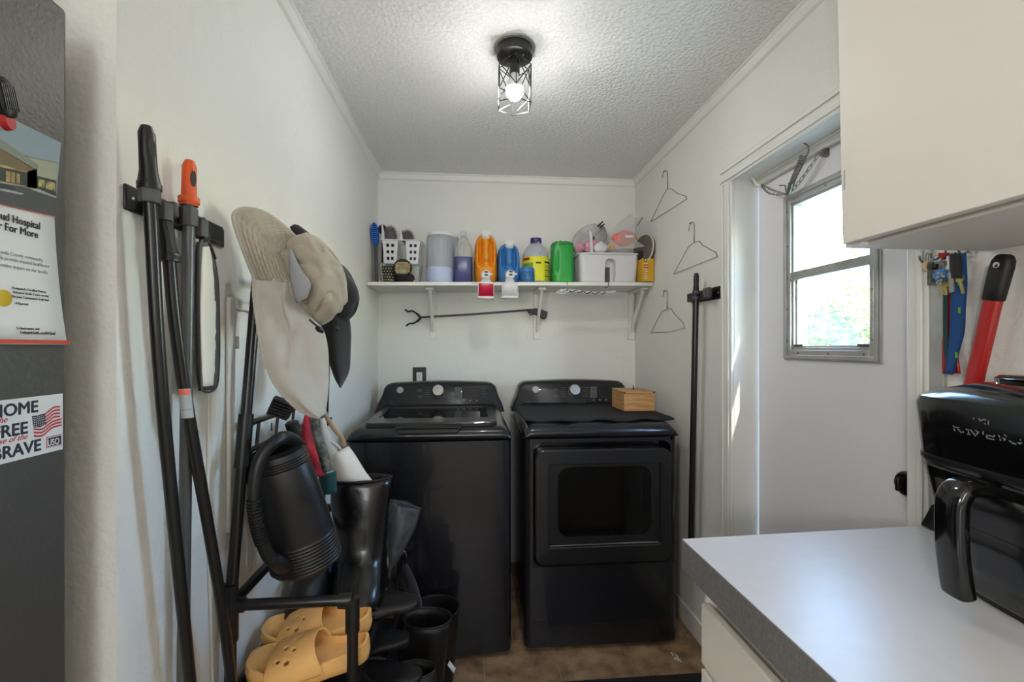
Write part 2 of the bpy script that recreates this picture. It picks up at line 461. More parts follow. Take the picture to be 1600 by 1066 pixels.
# door casing round the doorway: three stepped strips, each its own trim
def casing(name, segs):
    mb = MB()
    for (y0, y1, z0, z1) in segs[0]: mb.box(XR - .012, XR, y0, y1, z0, z1)
    for (y0, y1, z0, z1) in segs[1]: mb.box(XR - .018, XR - .0121, y0, y1, z0, z1)
    struct(name, mb, 'trim_white', bevel=.0025)
casing('trim_4', [[(DY1 - .004, DY1 + .070, 0, DZ - .004)], [(DY1 + .008, DY1 + .022, 0, DZ - .004), (DY1 + .048, DY1 + .064, 0, DZ - .004)]])
casing('trim_5', [[(DY0 - .05, DY0, 0, DZ - .004)], [(DY0 - .040, DY0 - .026, 0, DZ - .004)]])
casing('trim_6', [[(DY0 - .05, DY1 + .070, DZ - .004, DZ + .066)], [(DY0 - .05, DY1 + .07, DZ + .006, DZ + .020), (DY0 - .05, DY1 + .07, DZ + .044, DZ + .060)]])
# jamb lining and stop of the doorway
struct('trim_7', MB().box(XR, DX + .03, DY1 - .004, DY1 + .001, 0, DZ).box(XR, DX + .03, DY0 - .001, DY0 + .004, 0, DZ).box(XR, DX + .03, DY0, DY1, DZ - .004, DZ + .001), 'trim_white', bevel=.001)
struct('trim_8', MB().box(DX - .022, DX - .004, DY0 + .004, DY1 - .004, DZ - .03, DZ - .004).box(DX - .028, DX - .0221, DY0 + .004, DY1 - .004, DZ - .012, DZ - .004), 'trim_white', bevel=.002)
struct('grey_strip', MB().box(XR - .01, XR, .884, .912, 0, 1.49), 'aluminium', bevel=.001)  # plain grey vertical strip on the wall beside the near casing

# outside door with its two-pane window
WY0, WY1, WZ0, WZ1 = 1.138, 1.522, 1.265, 1.838
door = bpy.data.objects.new('door_1', None); C.objects.link(door); door.location = (DX, DY1 - .01, 0); ORG['door_1'] = Vector((DX, DY1 - .01, 0)); door['kind'] = 'structure'
b = MB(); g = .03
b.box(DX, DX + .035, DY0 + .008, WY0 + g, .008, DZ - .008).box(DX, DX + .035, WY1 - g, DY1 - .010, .008, DZ - .008)
b.box(DX, DX + .035, WY0 + g, WY1 - g, .008, WZ0 + g).box(DX, DX + .035, WY0 + g, WY1 - g, WZ1 - g, DZ - .008)
build('door_panel', b, 'door_paint', door, smooth=False)
win = bpy.data.objects.new('window_1', None); C.objects.link(win); win.location = (DX, WY0, WZ0); win['kind'] = 'structure'; ORG['window_1'] = Vector((DX, WY0, WZ0))
def ringbox(mb, x0, x1, y0, y1, z0, z1, t):
    mb.box(x0, x1, y0, y0 + t, z0, z1).box(x0, x1, y1 - t, y1, z0, z1).box(x0, x1, y0 + t, y1 - t, z0, z0 + t).box(x0, x1, y0 + t, y1 - t, z1 - t, z1)
    return mb
b = ringbox(MB(), DX - .007, DX, WY0, WY1, WZ0, WZ1, .034)
ringbox(b, DX - .012, DX - .0071, WY0 + .004, WY1 - .004, WZ0 + .004, WZ1 - .004, .014)
fr = build('window_frame', b, 'aluminium', win, bevel=.002)
b = ringbox(MB(), DX, DX + .05, WY0 + .030, WY1 - .030, WZ0 + .030, WZ1 - .030, .012)
build('window_channel', b, 'aluminium', win, bevel=.001)
ZM = 1.555
build('meeting_rail', MB().box(DX - .006, DX + .03, WY0 + .034, WY1 - .034, ZM - .017, ZM + .012).box(DX - .010, DX - .0061, WY0 + .034, WY1 - .034, ZM - .017, ZM - .011), 'aluminium', win, bevel=.0015)
build('lower_sash', ringbox(MB(), DX + .008, DX + .022, WY0 + .040, WY1 - .040, WZ0 + .040, ZM, .009), 'aluminium', win, bevel=.001)
build('pane', MB().box(DX + .014, DX + .016, WY0 + .045, WY1 - .045, WZ0 + .045, ZM), 'glare_glass', win, smooth=False)
build('pane', MB().box(DX + .030, DX + .032, WY0 + .040, WY1 - .040, ZM, WZ1 - .040), 'window_glass', win, smooth=False)
def screw(p, n_, r=.004, parent=None, m='zinc'):
    n_ = Vector(n_).normalized(); p = Vector(p)
    return build('screw', MB().tube([p, p + n_ * .0015, p + n_ * .0025], [r, r * .9, r * .4], 10), m, parent)
for z in (1.33, 1.44, 1.55, 1.66, 1.78): screw((DX - .007, WY1 - .021, z), (-1, 0, 0), .0035, win)
for z in (1.33, 1.47, 1.62): screw((DX - .007, WY0 + .024, z), (-1, 0, 0), .0035, win)
for y in (1.19, 1.32, 1.45): screw((DX - .007, y, WZ0 + .024), (-1, 0, 0), .0035, win)
for y in (1.19, 1.33, 1.47): screw((DX - .007, y, WZ1 - .024), (-1, 0, 0), .0035, win)
for y in (1.20, 1.46): build('sash_latch', MB().box(DX + .000, DX + .012, y - .022, y + .022, WZ0 + .046, WZ0 + .054), 'zinc', win, bevel=.002)
# deadbolt on the door
db = thing('deadbolt', 'small round black deadbolt thumb turn on the white door below the window', 'lock', (DX, 1.065, .962))
build('rosette', MB().lathe([(.001, -.014), (.026, -.014), (.031, -.008), (.031, 0)], (DX, 1.065, .962), 28, Matrix.Rotation(R(90), 4, 'Y')), 'black_satin', db)
build('thumb_turn', MB().box(DX - .034, DX - .013, 1.060, 1.070, .945, .979), 'black_satin', db, bevel=.003)

# ------------------------------------------------------------------ outside
struct('ground', MB().box(1.4, 60, -20, 60, -.9, -.6), 'grass', smooth=False)
def tree(label, x, y, h, rad, m, seed, group):
    rnd = random.Random(seed)
    t = thing('tree', label, 'tree', (x, y, -.6), group=group)
    b = MB().tube([(x, y, -.6), (x + .1, y, h * .3), (x, y + .1, h * .62)], [.22, .16, .08], 10)
    for q in range(5):
        a = q * 1.3; b.tube([(x + .1, y, h * .3 + q * .2), (x + cos(a) * rad * .6, y + sin(a) * rad * .6, h * .6 + q * .1)], [.07, .02], 6)
    build('trunk', b, 'bark', t)
    lf = MB()
    blobs = [(rnd.uniform(-.6, .6) * rad, rnd.uniform(-.6, .6) * rad, rnd.uniform(.28, .88) * h, rad * rnd.uniform(.28, .5)) for _ in range(16)]
    for bx, by, bz, br in blobs:
        for _ in range(330):
            d = Vector((rnd.gauss(0, 1), rnd.gauss(0, 1), rnd.gauss(0, 1))).normalized() * br * rnd.uniform(.6, 1.05)
            c = Vector((x + bx, y + by, bz)) + d
            u = Vector((rnd.gauss(0, 1), rnd.gauss(0, 1), rnd.gauss(0, .6))).normalized(); v = u.cross(Vector((rnd.gauss(0, 1), rnd.gauss(0, 1), rnd.gauss(0, 1)))).normalized()
            s_ = rnd.uniform(.07, .13)
            lf.add([c - u * s_, c + v * s_ * .45, c + u * s_, c - v * s_ * .45], [(0, 1, 2, 3)])
    f = build('foliage', lf, m, t, smooth=False, recalc=False); f['kind'] = 'stuff'
tree('leafy pale green tree outside, right of centre through the lower pane', 9.2, 7.6, 3.0, 1.9, 'leaf', 3, None)
tree('lower darker green tree outside, toward the hinge side of the lower pane', 8.2, 11.4, 2.7, 1.8, 'leaf_dark', 9, None)
tree('taller green tree farther back outside, behind the pale one', 13.0, 13.2, 3.9, 2.5, 'leaf', 5, None)

# ------------------------------------------------------------------ ceiling lamp
LX, LY = .142, 1.565
lamp = thing('ceiling_lamp', 'black flush ceiling lamp with a wire cage and one lit bulb', 'ceiling lamp', (LX, LY, H))
build('ceiling_ring', MB().lathe([(.071, 0), (.072, -.005), (.060, -.006)], (LX, LY, H), 40), 'aluminium', lamp, label='grey unpainted ring on the ceiling')
build('canopy', MB().lathe([(.062, 0), (.063, -.022), (.061, -.032), (.057, -.034), (.001, -.034)], (LX, LY, H - .004), 40), 'black_satin', lamp)
screw((LX + .028, LY - .02, H - .038), (0, 0, -1), .004, lamp)
build('lamp_holder', MB().lathe([(.012, -.034), (.012, -.045), (.018, -.048), (.018, -.092), (.001, -.092)], (LX, LY, H - .002), 24), 'black_satin', lamp)
bb = build('bulb', MB().lathe([(.0299, -.1445), (.0300, -.147), (.0298, -.154), (.026, -.168), (.016, -.179), (.001, -.182)], (LX, LY, H), 24, cap0=False), 'bulb', lamp, label='lit white bulb')
build('bulb_neck', MB().lathe([(.0135, -.090), (.0155, -.104), (.022, -.120), (.0292, -.139), (.0299, -.1443)], (LX, LY, H), 20), 'bulb_neck', bb)
cage = MB(); n6 = 4; rc = .062; zt, zm, zb_ = H - .075, H - .160, H - .205
def cp(k_, z, r=rc): a = R(45 + 90 * k_ + 45 * 0); return Vector((LX + r * cos(a), LY + r * sin(a), z))
wr = .0017
V8 = [Vector((LX + rc * cos(R(22.5 * 0 + 60 * q + 30)), LY + rc * sin(R(60 * q + 30)), 0)) for q in range(6)]
for q in range(6):
    a, b_ = V8[q], V8[(q + 1) % 6]
    up = lambda v, z: Vector((v.x, v.y, z))
    za = zt if q % 2 else zt + .018; zb2 = zt if (q + 1) % 2 else zt + .018
    cage.tube([up(a, za), up(a, zb_)], wr, 6)
    cage.tube([up(a, za), up(b_, zb2)], wr, 6); cage.tube([up(a, zb_), up(b_, zb_)], wr, 6)
    cage.tube([up(a, za), up(b_, zm)], wr, 6); cage.tube([up(b_, zb2), up(a, zm)], wr, 6)
    cage.tube([up(a, zm), up(b_, zb_ + .0)], wr, 6)
    if q % 2 == 0: cage.tube([up(a, za), Vector((LX, LY, H - .040))], wr, 6)
build('wire_cage', cage, 'black_satin', lamp)

# ------------------------------------------------------------------ wall shelf
TILT = .0108
def SZ(x): return 1.654 + TILT * (x - XL)
SY0, SY1 = 2.465, YB
sh = thing('wall_shelf', 'long white shelf board on three white brackets across the back wall', 'shelf', (.2, YB, 1.66))
b = MB().add([(XL + .003, SY0, SZ(XL) - .02), (XR - .003, SY0, SZ(XR) - .02), (XR - .003, SY1, SZ(XR) - .02), (XL + .003, SY1, SZ(XL) - .02), (XL + .003, SY0, SZ(XL)), (XR - .003, SY0, SZ(XR)), (XR - .003, SY1, SZ(XR)), (XL + .003, SY1, SZ(XL))],
             [(0, 1, 2, 3), (4, 5, 6, 7), (0, 1, 5, 4), (1, 2, 6, 5), (2, 3, 7, 6), (3, 0, 4, 7)])
build('shelf_board', b, 'trim_white', sh, bevel=.002)
for x in (-.240, .386, .977):
    z = SZ(x) - .021
    b = MB().box(x - .019, x + .019, YB - .014, YB, 1.356, z - .012)
    b.box(x - .022, x + .022, YB - .232, YB, z - .013, z)
    b.add([(x - .008, YB - .212, z - .013), (x + .008, YB - .212, z - .013), (x + .008, YB - .012, 1.395), (x - .008, YB - .012, 1.395),
           (x - .008, YB - .182, z - .013), (x + .008, YB - .182, z - .013), (x + .008, YB - .012, 1.430), (x - .008, YB - .012, 1.430)],
          [(0, 1, 2, 3), (4, 5, 6, 7), (0, 1, 5, 4), (1, 2, 6, 5), (2, 3, 7, 6), (3, 0, 4, 7)])
    build('bracket', b, 'trim_white', sh, bevel=.002)

# power outlet of the back wall
ou = thing('wall_outlet', 'white socket in a large black cover plate behind the washing machine', 'outlet', (-.315, YB, 1.14))
p0 = atY(645, 574, YB); p1 = atY(666, 600, YB)
build('cover_plate', MB().box(p0.x, p1.x, YB - .006, YB, p1.z - .03, p0.z), 'black_plastic', ou, bevel=.002)
cx = (p0.x + p1.x) / 2
ins = build('socket', MB().box(cx - .017, cx + .017, YB - .009, YB - .0061, p0.z - .105, p0.z - .030), 'white_plastic', ou, bevel=.003, label='white double socket')
for dz in (.048, .088):
    b = MB()
    for sx_ in (-1, 1): b.box(cx + sx_ * .0065 - .0012, cx + sx_ * .0065 + .0012, YB - .0096, YB - .009, p0.z - dz - .004, p0.z - dz + .004)
    b.cyl((cx, YB - .0096, p0.z - dz - .011), (cx, YB - .009, p0.z - dz - .011), .0026, n=10)
    build('slot', b, 'ink_black', ins, smooth=False)
# ------------------------------------------------------------------ washing machine and tumble dryer
def ge_badge(c, parent, ty):
    # round silver badge with a monogram in a ring, facing -Y
    b_ = build('badge', MB().lathe([(.0175, 0), (.0175, .003), (.0001, .0035)], (0, 0, 0), 32).xf(frame(c, (1, 0, 0), (0, ty[0], ty[1]))), 'print_light', parent, label='round silver badge')
    M = frame(Vector(c) + Vector((0, -.0038, 0)), (1, 0, 0), (0, ty[0], ty[1]))
    r_ = MB().tube([M @ Vector((.0135 * cos(t * pi / 12), .0135 * sin(t * pi / 12), 0)) for t in range(24)], .0012, 5, closed=True)
    cur = spline([(-.006, -.004, 0), (-.009, 0, 0), (-.006, .007, 0), (0, .0085, 0), (.0, .003, 0), (-.005, -.001, 0), (-.003, -.007, 0), (.002, -.007, 0), (.003, 0, 0), (.007, .004, 0), (.008, .0, 0), (.004, -.001, 0), (.005, -.006, 0), (.009, -.006, 0)], 5)
    r_.tube([M @ q for q in cur], .0009, 5)
    build('monogram', r_, 'ink_black', b_)

def appliance(name, label, x0, x1, yf, dryer):
    t = thing(name, label, 'washing machine' if not dryer else 'tumble dryer', ((x0 + x1) / 2, (yf + 2.65) / 2, 0))
    yb = 2.67; xm = (x0 + x1) / 2; zt = .918
    # cabinet, rounded vertical front corners
    def outline(dx, n=7, yy=yf, rr=.035):
        pts = []
        for k_ in range(n): a = pi + (pi / 2) * k_ / (n - 1); pts.append((x0 + dx + rr + rr * cos(a), yy + dx + rr + rr * sin(a)))
        for k_ in range(n): a = -pi / 2 + (pi / 2) * k_ / (n - 1); pts.append((x1 - dx - rr + rr * cos(a), yy + dx + rr + rr * sin(a)))
        pts += [(x1 - dx, yb), (x0 + dx, yb)]
        return pts
    def bow(p, amt=.012):
        x, y = p; u = (x - xm) / ((x1 - x0) / 2)
        return (x, y - amt * max(0, 1 - u * u) * (1 if y < yf + .12 else 0))
    if not dryer:
        rs = [[(*bow(q), z) for q in outline(.004)] for z in (.02, zt)]
        # bowed front needs extra columns: insert points along the front
        def full(z, dx=0, a_=.012):
            o_ = outline(dx); pts = o_[:7]
            xa, xb_ = o_[6][0], o_[7][0]
            pts += [(xa + (xb_ - xa) * q / 12, yf + dx) for q in range(1, 12)]
            pts += o_[7:]
            return [(*bow(q, a_), z) for q in pts]
        build('cabinet', MB().rings([full(.02, .004), full(zt - .004, .004)]), 'steel_dark', t, ang=50)
    else:
        # front opening recess for the door
        rx0, rx1, rz0, rz1 = .252, .872, .365, .902
        full = None
        b_ = MB()
        o_ = outline(.004)
        rs = []
        sides = o_[7:] + o_[:7]
        # body behind the front sheet
        b_.rings([[(q[0], q[1], z) for q in o_] for z in (.02, rz0)])
        ol = [(x0 + .004, yf + .039), *[(q[0], q[1]) for q in o_[1:7]], (rx0, yf + .004), (rx0, yb), (x0 + .004, yb)]
        b_.rings([[(q[0], q[1], z) for q in ol] for z in (rz0, zt - .004)])
        orr = [(rx1, yb), (rx1, yf + .004), *[(q[0], q[1]) for q in o_[7:14]], (x1 - .004, yb)]
        b_.rings([[(q[0], q[1], z) for q in orr] for z in (rz0, zt - .004)])
        b_.box(rx0, rx1, yf + .004, yb, rz1, zt - .004)
        b_.box(rx0, rx1, yf + .075, yb, rz0, rz1)
        build('cabinet', b_, 'steel_dark', t, ang=50)
        b_ = MB().rings([[(rx0 + .006, yf + .07, rz0 + .006), (rx0 + .006, yf + .07, rz1 - .004), (rx1 - .006, yf + .07, rz1 - .004), (rx1 - .006, yf + .07, rz0 + .006)], [(rx0, yf + .002, rz0), (rx0, yf + .002, rz1), (rx1, yf + .002, rz1), (rx1, yf + .002, rz0)]], cap0=True, cap1=False)
        build('door_recess', b_, 'gloss_black', t, recalc=True)
        # door: rounded slab with inset window
        def rr_out(xa, xb_, za, zb2, r_, y, n=7):
            pts = []
            for (cx_, cz_, a0) in ((xa + r_, za + r_, pi), (xb_ - r_, za + r_, 1.5 * pi), (xb_ - r_, zb2 - r_, 0), (xa + r_, zb2 - r_, .5 * pi)):
                for k_ in range(n): a = a0 + (pi / 2) * k_ / (n - 1); pts.append(Vector((cx_ + r_ * cos(a), y, cz_ + r_ * sin(a))))
            return pts
        build('door_surround', MB().rings([rr_out(rx0, rx1, rz0, rz1, .0005, yf + .0035), rr_out(rx0 + .003, rx1 - .003, rz0 + .003, rz1 - .003, .045, yf + .0035), rr_out(rx0 + .004, rx1 - .004, rz0 + .004, rz1 - .004, .045, yf + .03)], False, False), 'steel_dark', t)
        dx0, dx1, dz0, dz1 = .262, .864, .373, .868
        ix0, ix1, iz0, iz1 = .322, .812, .452, .805
        b_ = MB()
        R_ = [rr_out(dx0, dx1, dz0, dz1, .04, yf + .06), rr_out(dx0, dx1, dz0, dz1, .04, yf - .002), rr_out(dx0 + .006, dx1 - .006, dz0 + .006, dz1 - .006, .036, yf - .009),
              rr_out(ix0 - .004, ix1 + .004, iz0 - .004, iz1 + .004, .014, yf - .011), rr_out(ix0, ix1, iz0, iz1, .012, yf - .006), rr_out(ix0, ix1, iz0, iz1, .012, yf + .001)]
        b_.rings(R_, True, False)
        d_ = build('door', b_, 'steel_panel', t, ang=25)
        wx0, wx1, wz0, wz1 = .362, .775, .492, .792
        b_ = MB().rings([rr_out(ix0, ix1, iz0, iz1, .012, yf + .0005), rr_out(wx0, wx1, wz0, wz1, .05, yf + .0005)], False, False)
        build('window_surround', b_, 'steel_panel', d_, label='dark glossy band round the round-cornered window')
        build('door_glass', MB().rings([rr_out(wx0, wx1, wz0, wz1, .05, yf + .001), rr_out(wx0, wx1, wz0, wz1, .05, yf + .003)], True, True), 'tinted_glass', d_, label='dark see-through window')
        # drum behind the glass
        b_ = MB().rings([rr_out(wx0 - .01, wx1 + .01, wz0 - .01, wz1 + .01, .06, yf + .01), rr_out(wx0 + .06, wx1 - .06, wz0 + .04, wz1 - .05, .09, yf + .068)], False, True)
        build('inner_bowl', b_, 'clip_grey', d_)
        b_ = MB().tube([(ix0 + .008, yf - .004, iz0 + .006), (ix1 - .008, yf - .004, iz0 + .006)], .0028, 8)
        build('trim_strip', b_, 'chrome', d_, label='thin silver strip under the window')
        # scratches seen in the glass: lint threads inside the window
        b_ = MB()
        for pl in ([(895, 775), (922, 748)], [(895, 758), (899, 770)], [(921, 737), (924, 747)], [(952, 788), (956, 783), (978, 792), (980, 788), (990, 790), (1006, 800)], [(956, 783), (955, 790), (972, 798), (978, 792)]):
            b_.tube([atY(*q, yf + .006) for q in pl], .0006, 5)
        build('lint_thread', b_, 'print_light', d_)['kind'] = 'stuff'
    # feet
    for fx in (x0 + .06, x1 - .06):
        for fy in (yf + .08, yb - .08): build('foot', MB().lathe([(.02, 0), (.022, .004), (.016, .008), (.016, .021)], (fx, fy, .001), 14), 'black_plastic', t)
    # top deck: sections from front to back, rounded towards the sides
    def sec(y, z, ins, drop, rr=.05, n=6):
        pts = [(x0 + ins, y, zt)]
        xa, xb_ = x0 + ins, x1 - ins; r_ = min(rr, z - zt - .0005)
        for k_ in range(n): a = pi - (pi / 2) * k_ / (n - 1); pts.append((xa + rr + rr * cos(a), y, z - r_ + r_ * sin(a)))
        for k_ in range(n): a = pi / 2 - (pi / 2) * k_ / (n - 1); pts.append((xb_ - rr + rr * cos(a), y, z - r_ + r_ * sin(a)))
        pts.append((x1 - ins, y, zt)); return pts
    hz = .975 if dryer else .972
    secs = [sec(yf + .012, zt + .004, .012, 0), sec(yf + .006, zt + .010, .004, 0), sec(yf + .008, zt + .024, .003, 0), sec(yf + .020, zt + .040, .003, 0), sec(yf + .045, hz - .006, .003, 0), sec(yf + .08, hz, .003, 0), sec(yf + .3, hz + .004, .006, 0), sec(yf + .48, hz + .010, .010, 0), sec(2.52, hz + .03, .018, 0), sec(yb, hz + .03, .02, 0)]
    deck = build('top_deck', MB().rings(secs), 'steel_dark', t, ang=60)
    # control console: rounded, leaning back
    cx0, cx1 = x0 + .035, x1 - .035
    zc0, zc1 = .955, 1.118 if not dryer else 1.122
    def cout(y0_, y1_, ins):
        pts = []; r_ = .055; n = 7
        a_, b2 = cx0 + ins, cx1 - ins
        def yy(z): return y0_ + (y1_ - y0_) * (z - zc0) / (zc1 - zc0)
        P = [(a_ - .040, zc0), (a_ - .026, zc0 + .045), (a_ - .008, zc0 + .085)]
        for k_ in range(n): a = pi - (pi / 2) * k_ / (n - 1); P.append((a_ + r_ + r_ * cos(a), zc1 - ins - .006 - r_ * .8 + r_ * .8 * sin(a)))
        for k_ in range(1, 8): u = k_ / 8; P.append((a_ + r_ + (b2 - a_ - 2 * r_) * u, zc1 - ins - .006 + .007 * sin(pi * u)))
        for k_ in range(n): a = pi / 2 - (pi / 2) * k_ / (n - 1); P.append((b2 - r_ + r_ * cos(a), zc1 - ins - .006 - r_ * .8 + r_ * .8 * sin(a)))
        P += [(b2 + .008, zc0 + .085), (b2 + .026, zc0 + .045), (b2 + .040, zc0)]
        return [Vector((x, yy(z), z)) for x, z in P]
    yc0, yc1 = 2.475, 2.535
    build('console', MB().rings([cout(yc0 + .004, yc1 + .004, .012), cout(yc0 + .012, yc1 + .012, .004), cout(yc0 + .03, yc1 + .03, 0), cout(2.665, 2.665, .004)]), 'steel_panel', t, ang=45)
    def K(px, py, off=0):                       # point on the console face
        r = ray(px, py); o_ = Vector((0, 0, CAMH)); s_ = (yc1 - yc0) / (zc1 - zc0)
        # plane y = yc0 + .004 + s (z - zc0)
        tt = (yc0 + .004 - off + s_ * (CAMH - zc0)) / (r.y - s_ * r.z); return o_ + r * tt
    tl = Vector((0, (yc1 - yc0), zc1 - zc0)).normalized()
    ox = 212 if dryer else 0; oy = -1 if dryer else 0
    con = [o for o in t.children if o.name.startswith('console')][0]
    ge_badge(K(625 + ox, 610 + oy, .001), con, (tl.y, tl.z))
    kc = K(685 + ox, 612 + oy, 0); nrm = Vector((1, 0, 0)).cross(tl)
    Mk = frame(kc, (1, 0, 0), tl)
    kn = build('knob', MB().lathe([(.036, 0), (.036, .004), (.032, .006)], (0, 0, 0), 36).xf(Mk), 'black_plastic', con)
    build('knob_cap', MB().lathe([(.031, .004), (.031, .026), (.0285, .030), (.0001, .031)], (0, 0, 0), 36).xf(Mk), 'knob_silver', kn, label='brushed silver dial')
    b_ = MB()
    for i in range(5):
        yy = 606.5 + i * 3.4 + oy
        for xa, xb_ in ((664, 672), (698, 708)):
            b_.bar(K(xa + ox, yy, .0006), K(xb_ + ox, yy, .0006), .0022, .0006)
    for (qx, qy) in ((656, 610), (656, 620)):
        c_ = K(qx + ox, qy + oy, .0006); M2 = frame(c_, (1, 0, 0), tl)
        b_.tube([M2 @ Vector((.011 * cos(q * pi / 8), .0065 * sin(q * pi / 8), 0)) for q in range(16)], .0007, 4, closed=True)
        b_.bar(K(qx - 2 + ox, qy + oy, .0006), K(qx + 2 + ox, qy + oy, .0006), .002, .0006)
    for i in range(4):
        b_.bar(K(753 + ox, 607 + i * 4.4 + oy, .0006), K(758.5 + ox, 607 + i * 4.4 + oy, .0006), .0022, .0006)
        b_.cyl(K(715.5 + ox + i * 9.8, 626 + oy, .0003), K(715.5 + ox + i * 9.8, 626 + oy, .0012), .0035, n=8)
    b_.bar(K(675 + ox, 629 + oy, .0006), K(703 + ox, 629 + oy, .0006), .0025, .0006)
    b_.bar(K(609 + ox, 629 + oy, .0006), K(616 + ox, 629 + oy, .0006), .006, .0006)
    build('lettering', b_, 'print_grey', con, smooth=False)['kind'] = 'stuff'
    c0, c1 = K(722 + ox, 622 + oy, .0008), K(750 + ox, 606 + oy, .0008)
    build('display', MB().add([K(722 + ox, 622 + oy, .001), K(750 + ox, 622 + oy, .001), K(750 + ox, 606 + oy, .001), K(722 + ox, 606 + oy, .001)], [(0, 1, 2, 3)]), 'display', con)
    build('start_button', MB().add([K(710 + ox, 623 + oy, .001), K(720.5 + ox, 623 + oy, .001), K(720.5 + ox, 605 + oy, .001), K(710 + ox, 605 + oy, .001)], [(0, 1, 2, 3)]), 'clip_grey', con)
    return t, deck, hz

WX0, WX1, WYF = -.525, .166, 1.918
washer, wdeck, whz = appliance('washing_machine', 'dark grey top-loading washing machine with a glass lid, left of the dryer', WX0, WX1, WYF, False)
DX0, DX1, DYF = .214, .902, 1.928
dryer, ddeck, dhz = appliance('tumble_dryer', 'dark grey front-loading tumble dryer with a square door, right of the washer', DX0, DX1, DYF, True)

# washer lid: frame with a sunk glass, front bar and grip
ly0, ly1 = WYF + .055, 2.44
lx0, lx1 = WX0 + .062, WX1 - .062
def lidring(ins, y_in, z0, z1, r_=.03, n=6):
    pts = []
    xa, xb_, ya, yb2 = lx0 + ins, lx1 - ins, ly0 + y_in, ly1 - ins
    for (cx_, cy_, a0) in ((xa + r_, ya + r_, pi), (xb_ - r_, ya + r_, 1.5 * pi), (xb_ - r_, yb2 - r_, 0), (xa + r_, yb2 - r_, .5 * pi)):
        for k_ in range(n):
            a = a0 + (pi / 2) * k_ / (n - 1); x, y = cx_ + r_ * cos(a), cy_ + r_ * sin(a)
            pts.append((x, y, z0 + (z1 - z0) * (y - ly0) / (ly1 - ly0)))
    return pts
zl0, zl1 = whz - .004, whz + .006
lid = build('lid', MB().rings([lidring(0, 0, zl0 - .01, zl1 - .01), lidring(0, 0, zl0 + .012, zl1 + .012), lidring(.004, .004, zl0 + .017, zl1 + .017), lidring(.035, .115, zl0 + .017, zl1 + .017, .02), lidring(.037, .117, zl0 + .010, zl1 + .010, .02)], True, False), 'steel_panel', washer, ang=30)
build('lid_glass', MB().rings([lidring(.037, .117, zl0 + .011, zl1 + .011, .02), lidring(.037, .117, zl0 + .013, zl1 + .013, .02)]), 'glass_dark', lid, label='dark glass panel')
b = MB()
gx0, gx1 = atY(615, 676, WYF).x + .0, atY(722, 676, WYF).x
build('lid_grip', MB().rings([[(gx0, WYF + .022, .972), (gx1, WYF + .022, .972), (gx1 - .02, WYF + .002, .947), (gx0 + .02, WYF + .002, .947)], [(gx0, WYF + .07, .980), (gx1, WYF + .07, .980), (gx1 - .02, WYF + .05, .95), (gx0 + .02, WYF + .05, .95)]]), 'rubber_matt', washer, bevel=.005, label='black finger pocket under the lid')
build('grip_edge', MB().tube([(gx0 + .012, WYF + .015, .9685), (gx1 - .012, WYF + .015, .9685)], .003, 8), 'steel_dark', washer)

# mat on the dryer, draped slightly over the front edge
rows = []
mx0, mx1, my0, my1 = .222, .905, DYF + .068, 2.452
for i in range(24):
    v = i / 23; row = []
    for j in range(40):
        u = j / 39; x = mx0 + (mx1 - mx0) * u; y = my0 + (my1 - my0) * v
        z = dhz + .0035 + .004 * v + .010 * max(0, (y - 2.2)) 
        e = max(0, 1 - v * 6)
        y += .008 * sin(u * 17) * e + .004 * sin(u * 41) * e
        z += .0045 * (1 + sin(u * 23 + 2)) * e - .006 * max(0, 1 - v * 14)
        eu = max(0, 1 - u * 12) + max(0, (u - 1 + 1 / 12) * 12)
        z += .003 * eu
        row.append((x, y, z + .0035))
    rows.append(row)
dm = build('dryer_mat', MB().grid(rows), 'mat_fabric', None, solid=.007, solid_off=0)
tag(dm, 'thin black padded mat lying on top of the dryer', 'mat')

# wooden box
bx0, bx1, by0, by1 = .738, .893, 2.18, 2.375; bz = dhz + .0175
wb = thing('wooden_box', 'small light wooden box with a lid, on the mat on the dryer', 'box', ((bx0 + bx1) / 2, (by0 + by1) / 2, bz))
build('box_body', MB().box(bx0, bx1, by0, by1, bz, bz + .085), 'wood', wb, bevel=.001)
build('lid', MB().box(bx0 - .001, bx1 + .001, by0 - .001, by1 + .001, bz + .0865, bz + .098), 'wood', wb, bevel=.0015)
b = MB().box(bx0 - .0018, bx0 + .006, by0 - .002, by0 - .0009, bz + .088, bz + .0965)
b.box(bx1 - .008, bx1 + .0018, by0 - .002, by0 - .0009, bz + .088, bz + .0965)
build('corner_joint', b, 'ink_black', wb, smooth=False)
hx = (bx0 + bx1) / 2 + .0; hy = by0 + .085
build('handle', MB().tube(spline([(hx - .004, hy - .02, bz + .098), (hx - .006, hy - .018, bz + .112), (hx, hy, bz + .120), (hx + .006, hy + .018, bz + .112), (hx + .004, hy + .02, bz + .098)], 5), .0025, 8), 'black_satin', wb)

